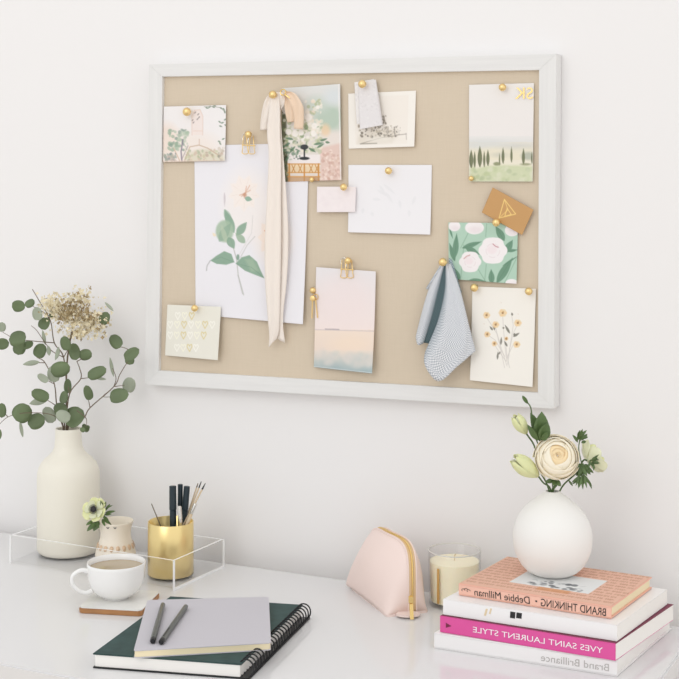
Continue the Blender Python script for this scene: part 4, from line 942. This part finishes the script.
obj('piping', bm, M['pouch'], pouch)
nd = depth(pb)-.004
bm = bmesh.new(); c = PD(411, 601, nd-.004); obb(bm, c-RGT*.0038-UP*.005, RGT*.0076, FWD*.006, UP*.013, .0015); sl = obj('zip_slider', bm, M['gold'], pouch, 'gold zip slider')
bm = bmesh.new(); a, b = PD(411.3, 604, nd-.006), PD(412, 624.5, nd-.010); b.z = max(b.z, DESK+.001); obb(bm, a-RGT*.0030, RGT*.0060, FWD*.0016, b-a, .0005); obj('zip_pull', bm, M['gold'], sl, 'long gold zip pull')
bm = bmesh.new(); c = P(408, 617); prism(bm, [c+RGT*(math.cos(k*math.pi/8)*.019)-FWD*(math.sin(k*math.pi/8)*.013)+UP*.003 for k in range(16)], UP*.003); obj('leather_tab', bm, M['pouch'], pouch)

# ---------------------------------------------------------------- candle
kc = P(454.5, 604); kd = depth(kc); kk = kd/F_PX
kr_ = 26.5*kk; kh = hz(550, kd)
cand = thing('candle', 'ivory candle in a clear glass tumbler beside the book stack', 'candle', kc)
bm = bmesh.new(); lathe(bm, kc, [(0, 0), (kr_*.93, 0), (kr_*.95, .002), (kr_, kh-.001), (kr_-.0007, kh), (kr_-.0018, kh-.001), (kr_*.95-.002, .007), (0, .006)], 72); obj('glass', bm, M['glass'], cand, 'clear glass tumbler', ang=50)
bm = bmesh.new(); tube(bm, [kc+UP*kh+(RGT*math.cos(q*math.pi/32)+FWD*math.sin(q*math.pi/32))*(kr_-.0008) for q in range(64)], .0009, 6, closed=True); obj('rim', bm, M['rim'], cand, 'glass rim')
bm = bmesh.new(); wz = hz(560, kd); r0 = kr_*.95-.0024; lathe(bm, kc, [(0, .0072), (r0, .0075), (r0+(kr_*.05)*(wz/kh), wz-.001), (r0+(kr_*.05)*(wz/kh)-.003, wz), (0, wz-.001)], 64); obj('wax', bm, M['wax'], cand)
bm = bmesh.new(); tube(bm, spline([kc+UP*(wz-.002), kc+UP*(wz+.006), kc+UP*(wz+.010)+RGT*.002], 4), .0009, 8); obj('wick', bm, M['brush_wood'], cand)
bm = bmesh.new(); dx = (437-454.5)*kk; qy = math.sqrt((kr_*.985)**2-dx*dx)
nrm = (RGT*dx-FWD*qy).normalized(); tg = nrm.cross(UP); c = kc+nrm*(kr_*.975+.0008)
obb(bm, c-tg*.0022+UP*.010, tg*.0044, nrm*.0005, UP*(hz(567, kd)-.004), 0); obj('gold_stripe', bm, M['gold'], cand, 'narrow vertical gold stripe')

# ---------------------------------------------------------------- books
def book(label, fl, fr, z0, th, dp, cover, edge=None, pages='paper', hard=True, turn=0):
    a, b = P(*fl, z0), P(*fr, z0); ex = (b-a); Ln = ex.length; ex.normalize(); ey = UP.cross(ex).normalized()
    if turn: ey = Matrix.Rotation(rad(turn), 3, 'Z') @ ey
    a = a+UP*.0002; th = th-.0004
    t = thing('book', label, 'book', a, 'books stacked on the desk')
    ct = .0022 if hard else .0008; i = .003 if hard else .0
    bm = bmesh.new()
    obb(bm, a, ex*Ln, ey*dp, UP*ct, ct*.3); obb(bm, a+UP*(th-ct), ex*Ln, ey*dp, UP*ct, ct*.3)
    obb(bm, a+UP*(ct*.6), ex*Ln, ey*ct, UP*(th-ct*1.2), ct*.3)
    obj('cover', bm, M[cover], t)
    bm = bmesh.new(); obb(bm, a+UP*(ct+.0001)+ex*i+ey*(ct+.0002), ex*(Ln-2*i), ey*(dp-ct-i-.0004), UP*(th-2*ct-.0002)); obj('page_block', bm, M[pages], t)
    return t, a, ex, ey, Ln, th, dp
def on_spine(bk, s, xr, xl, hfrac, m, y0=.3, shear=0, name='spine_lettering', bold=0):
    """mirrored lettering on the spine from pixel column xr leftwards to xl"""
    t, a, ex, ey, Ln, th, dp = bk
    def at(x):
        lo, hi = -.1, 1.1
        for _ in range(40):
            mid = (lo+hi)/2; p = a+ex*(Ln*mid); px = 339.5+F_PX*(p-CAM).dot(RGT)/depth(p)
            if px < x: lo = mid
            else: hi = mid
        return a+ex*(Ln*lo)
    r, l = at(xr), at(xl)
    return lettering(name, s, r+UP*(th*y0)-ey*.0002, -ex, UP, (r-l).length, th*hfrac, M[m], t, -ey, .0003, shear, bold)
def mark(bk, x0, x1, y0, y1, m, name, pts=None):
    t, a, ex, ey, Ln, th, dp = bk
    def fx(x): 
        lo, hi = -.1, 1.1
        for _ in range(40):
            mid = (lo+hi)/2; p = a+ex*(Ln*mid); px = 339.5+F_PX*(p-CAM).dot(RGT)/depth(p)
            lo, hi = (mid, hi) if px < x else (lo, mid)
        return lo*Ln
    A_, B_ = fx(x0), fx(x1); bm = bmesh.new(); pts = pts or [(0, 0), (1, 0), (1, 1), (0, 1)]
    prism(bm, [a+ex*(A_+(B_-A_)*u)+UP*(th*(y0+(y1-y0)*v))-ey*.0001 for u, v in pts], -ey*.0004); return obj(name, bm, M[m], t)
k1 = book('white book with faint grey spine letters at the bottom of the stack', (434, 648.3), (617, 677), 0, .0235, .238, 'book_white', turn=-6)
on_spine(k1, 'Brand Brilliance', 609, 541, .44, 'grey_ink', .26)
k2 = book('hot pink book with white spine capitals in the stack', (440, 632), (615.5, 661), .0236, .0245, .215, 'pink', hard=False, turn=-7)
on_spine(k2, 'YVES SAINT LAURENT STYLE', 603, 473, .34, 'white_ink', .32, bold=0)
mark(k2, 446, 451.5, .32, .62, 'maroon', 'spine_arrow', [(0, 0), (1, .5), (0, 1)])
t, a, ex, ey, Ln, th, dp = k2
bm = bmesh.new(); obb(bm, a+UP*(th-.0004)+ex*.0006+ey*.0006, ex*(Ln-.0006+.0006), ey*(dp-.001), UP*.0006); obj('cover_edge', bm, M['maroon'], t, 'dark maroon top edge')
k3 = book('plain white glossy book between the pink and salmon books', (443, 614.6), (617, 641.6), .0484, .0232, .20, 'book_white', hard=False, turn=-6)
mark(k3, 510, 515, .45, .86, 'black', 'spine_emblem', [(0, 0), (1, 0), (1.1, 1), (.1, 1)]); mark(k3, 516.2, 521.5, .5, .86, 'black', 'spine_emblem', [(0, 0), (1, 0), (1.1, 1), (.1, 1)])
mark(k3, 484, 488, .35, .80, 'beige_ink', 'spine_smudge', [(0, 0), (.5, 0), (1, 1), (.5, 1)]); mark(k3, 489, 492, .5, .86, 'beige_ink', 'spine_smudge', [(0, 0), (.5, 0), (1, 1), (.5, 1)])
k4 = book('salmon pink hardback book on top of the stack under the round vase', (458.6, 595.2), (611.3, 619.3), .0718, .0178, .172, 'salmon', pages='cream_paper', turn=-3)
on_spine(k4, 'BRAND THINKING', 606, 541, .64, 'dark', .17, .0, bold=0); on_spine(k4, 'Debbie Millman', 530, 474.5, .60, 'dark', .19, .1, bold=0); mark(k4, 535.5, 537.2, .45, .58, 'dark', 'spine_dot')
t, a, ex, ey, Ln, th, dp = k4
bm = bmesh.new()
for i in range(3): 
    c = a+ex*(.008+.0042*i)+UP*(th*(.5+.08*(i % 2)))-ey*.0004; tube(bm, [c+ex*(math.cos(q*math.pi/6)*.0028)+UP*(math.sin(q*math.pi/6)*.0018) for q in range(0, 9)], .0004, 5)
obj('spine_scroll', bm, M['dark'], t)
def salmon_art(p):       # art coordinates: x along the spine 0..231, y from the far edge 0..172 (mm)
    for row in range(12):
        y = 6+row*13.5; x = 5
        while x < Ln*1000-8:
            wd = rng.uniform(6, 16)
            p.line([(x, y), (x+wd, y)], 2.0, [(192, 142, 118), (200, 154, 130), (182, 130, 106)][rng.integers(3)], .9, 1.5)
            for q in np.arange(x, x+wd, 3.1): p.line([(q, y-4), (q+rng.uniform(-1, 2), y+4)], 1.3, (196, 146, 122), .75, 1.2)
            x += wd+rng.uniform(3, 6)
    H_ = dp*1000
    p.poly([(62, H_-118), (186, H_-118), (186, H_-42), (62, H_-42)], (226, 227, 226), 1, .8)
    p.dabs(50, (90, H_-75, 170, H_-45), (2, 7), [(120, 124, 126), (170, 172, 174), (206, 208, 208), (90, 94, 98), (236, 236, 234)], .7, 2)
    p.poly([(110, H_-42), (160, H_-42), (160, H_-26), (110, H_-26)], (206, 140, 90), .6, 3)
nu, nv = 230, 170
u, v = np.meshgrid(np.linspace(.004, .996, nu+1), np.linspace(.01, .99, nv+1))
a3, x3, y3 = np.array(a+UP*(th+.0004)), np.array(ex*Ln), np.array(ey*dp)
pos = a3+u[..., None]*x3+(1-v)[..., None]*y3
raster('cover_art', u*Ln*1000, v*dp*1000, nu, nv, pos, (228, 184, 162), salmon_art, M['print'], t, .0003)
# ---------------------------------------------------------------- round vase and flowers
ez = .0718+.0178+.0008
ec = P(552.5, 573.5, ez); ed = depth(ec); ek = ed/F_PX
egg = thing('round_vase', 'egg shaped matte white vase standing on the salmon book', 'vase', ec)
def Ez(y): return hz(y, ed)-ez
ER = 39.4*ek; top = Ez(491); wide = Ez(536.5)
pr = [(0, 0)]
for yy, hw in ((578.2, 17), (577.8, 19.5), (574.2, 25.8), (568, 31.5), (561, 35.2), (555, 37.6), (548.4, 39), (541, 39.5), (535.5, 39.3), (529, 38.2), (522.5, 36), (516, 32.6), (509.5, 27.6), (503.2, 21.2), (498.5, 15.6), (495.5, 11.6), (493.6, 9.2), (492.6, 8.0)):
    pr.append((hw*ek, max(0, Ez(573.5+(yy-578.2)*(573.5-491.6)/(578.2-492.2)))))
pr += [(.0108, top), (.0096, top), (.0096, top-.01), (.03, top*.7), (.03, .01), (0, .008)]
bm = bmesh.new(); lathe(bm, ec, pr, 72); obj('body', bm, M['white_ceramic'], egg, ang=70)
zv = Z(500, 390, 5.658); mo = ec+UP*top
def stemmed(name, label, cat='flower'): return thing(name, label, cat, mo.copy(), 'flowers in the round white vase')
def st(bm, pts, r=.0013): tube(bm, spline(pts, 6), r, 7)
sinkp = mo-UP*.03
t = stemmed('cream_rose', 'large open cream rose at the centre of the round vase')
rc = PD(*zv((325, 376)), ed-.018); ax = (-FWD*1+UP*.48+RGT*.06).normalized()
RR = 22*ek
u_ = ax.orthogonal().normalized(); u_ = (UP-ax*UP.dot(ax)).normalized(); v_ = ax.cross(u_); rc0 = rc-ax*.010
rnd_ = random.Random(4)
for (rk, th0, th1, n, half, mk, flare) in ((.97, 150, 70, 5, 48, 'rose', .10), (.94, 140, 54, 4, 60, 'rose', .11), (.89, 120, 40, 3, 80, 'rose', .11), (.83, 95, 27, 3, 74, 'rose', .10), (.76, 80, 18, 2, 110, 'rose_in', .09), (.69, 70, 9, 2, 110, 'rose_in', .07), (.62, 60, 2, 2, 110, 'rose_in', .0)):
    bm = bmesh.new()
    for k in range(n):
        ph = 360*k/n+rnd_.uniform(-14, 14)+rk*700; jt = rnd_.uniform(-3, 3)
        def fn(s_, t_, ph=ph, jt=jt):
            q = 2*s_-1; rim = th1+jt+min(15, th1*.5)*q*q+(1.8*math.sin(q*4+ph))*min(1, th1/30); th_ = rad(th0+(rim-th0)*t_)
            an = rad(ph+half*q*(1+.25*t_)); rr = RR*(rk+flare*t_**6+.035*q); rr *= 1
            return rc0+(u_*math.cos(an)+v_*math.sin(an))*(rr*math.sin(th_))+ax*(rr*.82*math.cos(th_)-.003*t_**8)
        grid(bm, fn, 12, 12)
    o = obj('petals', bm, M[mk], t, 'peach inner petals' if mk == 'rose_in' else None); solid(o, .0005)
bm = bmesh.new(); st(bm, [rc-ax*.014, PD(*zv((322, 520)), ed-.006), mo, sinkp], .0022); obj('stem', bm, M['stem'], t)
bm = bmesh.new()
for x, y in ((255, 520), (345, 545), (300, 540)): leaf(bm, PD(*zv((310, 505)), ed-.008), PD(*zv((x, y)), ed-.018), -FWD, .008, n=6)
o = obj('sepals', bm, M['leaf_dark'], t); solid(o, .0003)
def budf(t, base, tip, R_, seed):
    rnd = random.Random(seed); ax = (tip-base); Ln = ax.length; ax.normalize(); u = ax.orthogonal().normalized(); v = ax.cross(u)
    for mk, n, r, l0 in (('lime', 5, 1.0, 1.0), ('lime_pale', 4, .7, .96)):
        bm = bmesh.new()
        for k in range(n):
            ph = 2*math.pi*k/n+rnd.uniform(-.2, .2)
            def fn(s, q, ph=ph):
                an = ph+(2*s-1)*.8*(1-.45*q*q); rr = R_*r*(math.sin(math.pi*(.08+.72*q)))
                return base+ax*(Ln*l0*q*(1-.06*(2*s-1)**2))+(u*math.cos(an)+v*math.sin(an))*rr
            grid(bm, fn, 5, 8)
        o = obj('petals', bm, M[mk], t); solid(o, .0004)
    bm = bmesh.new()
    for k in range(5):
        an = 2*math.pi*k/5; d_ = u*math.cos(an)+v*math.sin(an); leaf(bm, base-ax*.002, base+ax*(Ln*.5)+d_*R_*.95, d_, .004, n=5)
    o = obj('calyx', bm, M['leaf_dark'], t); solid(o, .0003)
t = stemmed('lisianthus_bud', 'upper pale lime flower bud at the left of the rose')
b_, p_ = PD(*zv((148, 245)), ed), PD(*zv((84, 145)), ed-.006); budf(t, b_, p_, .0105, 1)
bm = bmesh.new(); st(bm, [b_, PD(*zv((195, 320)), ed+.004), PD(*zv((212, 430)), ed+.004), PD(*zv((270, 545)), ed), sinkp]); obj('stem', bm, M['stem'], t)
t = stemmed('lisianthus_bud', 'lower pale lime flower bud at the left of the rose')
b_, p_ = PD(*zv((215, 485)), ed-.008), PD(*zv((75, 385)), ed-.014); budf(t, b_, p_, .0145, 2)
bm = bmesh.new(); st(bm, [b_, PD(*zv((245, 525)), ed-.006), PD(*zv((285, 560)), ed-.002), sinkp]); obj('stem', bm, M['stem'], t)
t = stemmed('leafy_bud_stem', 'upright leafy stem with a tiny closed bud on top', 'stem')
bm = bmesh.new(); st(bm, [PD(*zv((150, 65)), ed+.01), PD(*zv((172, 95)), ed+.01), PD(*zv((182, 150)), ed+.01), PD(*zv((205, 280)), ed+.012), PD(*zv((290, 480)), ed+.008), sinkp], .0010); obj('stem', bm, M['stem'], t)
bm = bmesh.new(); a_, b_ = PD(*zv((158, 78)), ed+.01), PD(*zv((126, 32)), ed+.008); leaf(bm, a_, b_, -FWD, .0055, n=6, cup=.6); leaf(bm, a_, b_, FWD, .0055, n=6, cup=.6); o = obj('tiny_bud', bm, M['leaf_dark'], t); solid(o, .0006)
bm = bmesh.new()
for x0, y0, x1, y1, wd, q in ((212, 288, 172, 128, 58, 0), (225, 290, 236, 122, 88, -.006), (235, 285, 272, 185, 66, -.012), (215, 285, 155, 195, 34, -.012), (240, 285, 272, 235, 34, -.014)):
    leaf(bm, PD(*zv((x0, y0)), ed+.004+q), PD(*zv((x1, y1)), ed+q-.006), -FWD+RGT*random.uniform(-.4, .4)+UP*.2, wd/5.658*ek, n=8, cup=.5, bend=.15)
o = obj('leaves', bm, M['leaf_dark'], t); solid(o, .0004)
t = stemmed('anemone', 'pale lime anemone turned away at the right of the rose')
ac = PD(*zv((515, 385)), ed+.006); ax = (RGT*.75+FWD*.35+UP*.35).normalized()
flower(t, ac-ax*.008, ax, .0265, [(.95, .62, 6, .6, 'lime_pale', .1), (.75, .7, 5, .6, 'lime', .0)], None, 6, seed=9)
bm = bmesh.new(); st(bm, [ac-ax*.008, PD(*zv((470, 400)), ed+.002), PD(*zv((430, 470)), ed+.008), PD(*zv((350, 550)), ed+.002), sinkp]); obj('stem', bm, M['stem'], t)
bm = bmesh.new()
def frond(x, y, a0, a1, n, l0, l1, wd, dd):
    for k in range(n):
        a = rad(random.uniform(a0, a1)); l = random.uniform(l0, l1); leaf(bm, PD(*zv((x+random.uniform(-14, 14), y+random.uniform(-14, 14))), ed+dd), PD(*zv((x+l*math.cos(a), y+l*math.sin(a))), ed+dd-random.uniform(-.006, .01)), -FWD+UP*.3+RGT*random.uniform(-.3, .3), wd/5.658*ek, n=5, cup=.4)
frond(450, 285, -150, 10, 10, 35, 72, 18, -.004); frond(470, 420, 30, 160, 16, 40, 85, 20, -.006); frond(515, 400, -60, 120, 9, 30, 60, 13, -.012); frond(465, 480, 40, 150, 14, 50, 90, 13, -.008); frond(455, 440, 60, 130, 10, 20, 60, 30, -.004)
leaf(bm, PD(*zv((385, 505)), ed), PD(*zv((412, 545)), ed), -FWD, .003); leaf(bm, PD(*zv((495, 500)), ed), PD(*zv((520, 560)), ed), -FWD, .003)
st(bm, [PD(*zv((450, 285)), ed-.002), PD(*zv((446, 340)), ed), PD(*zv((465, 430)), ed)], .0007)
o = obj('foliage', bm, M['leaf_dark'], t); solid(o, .0003)
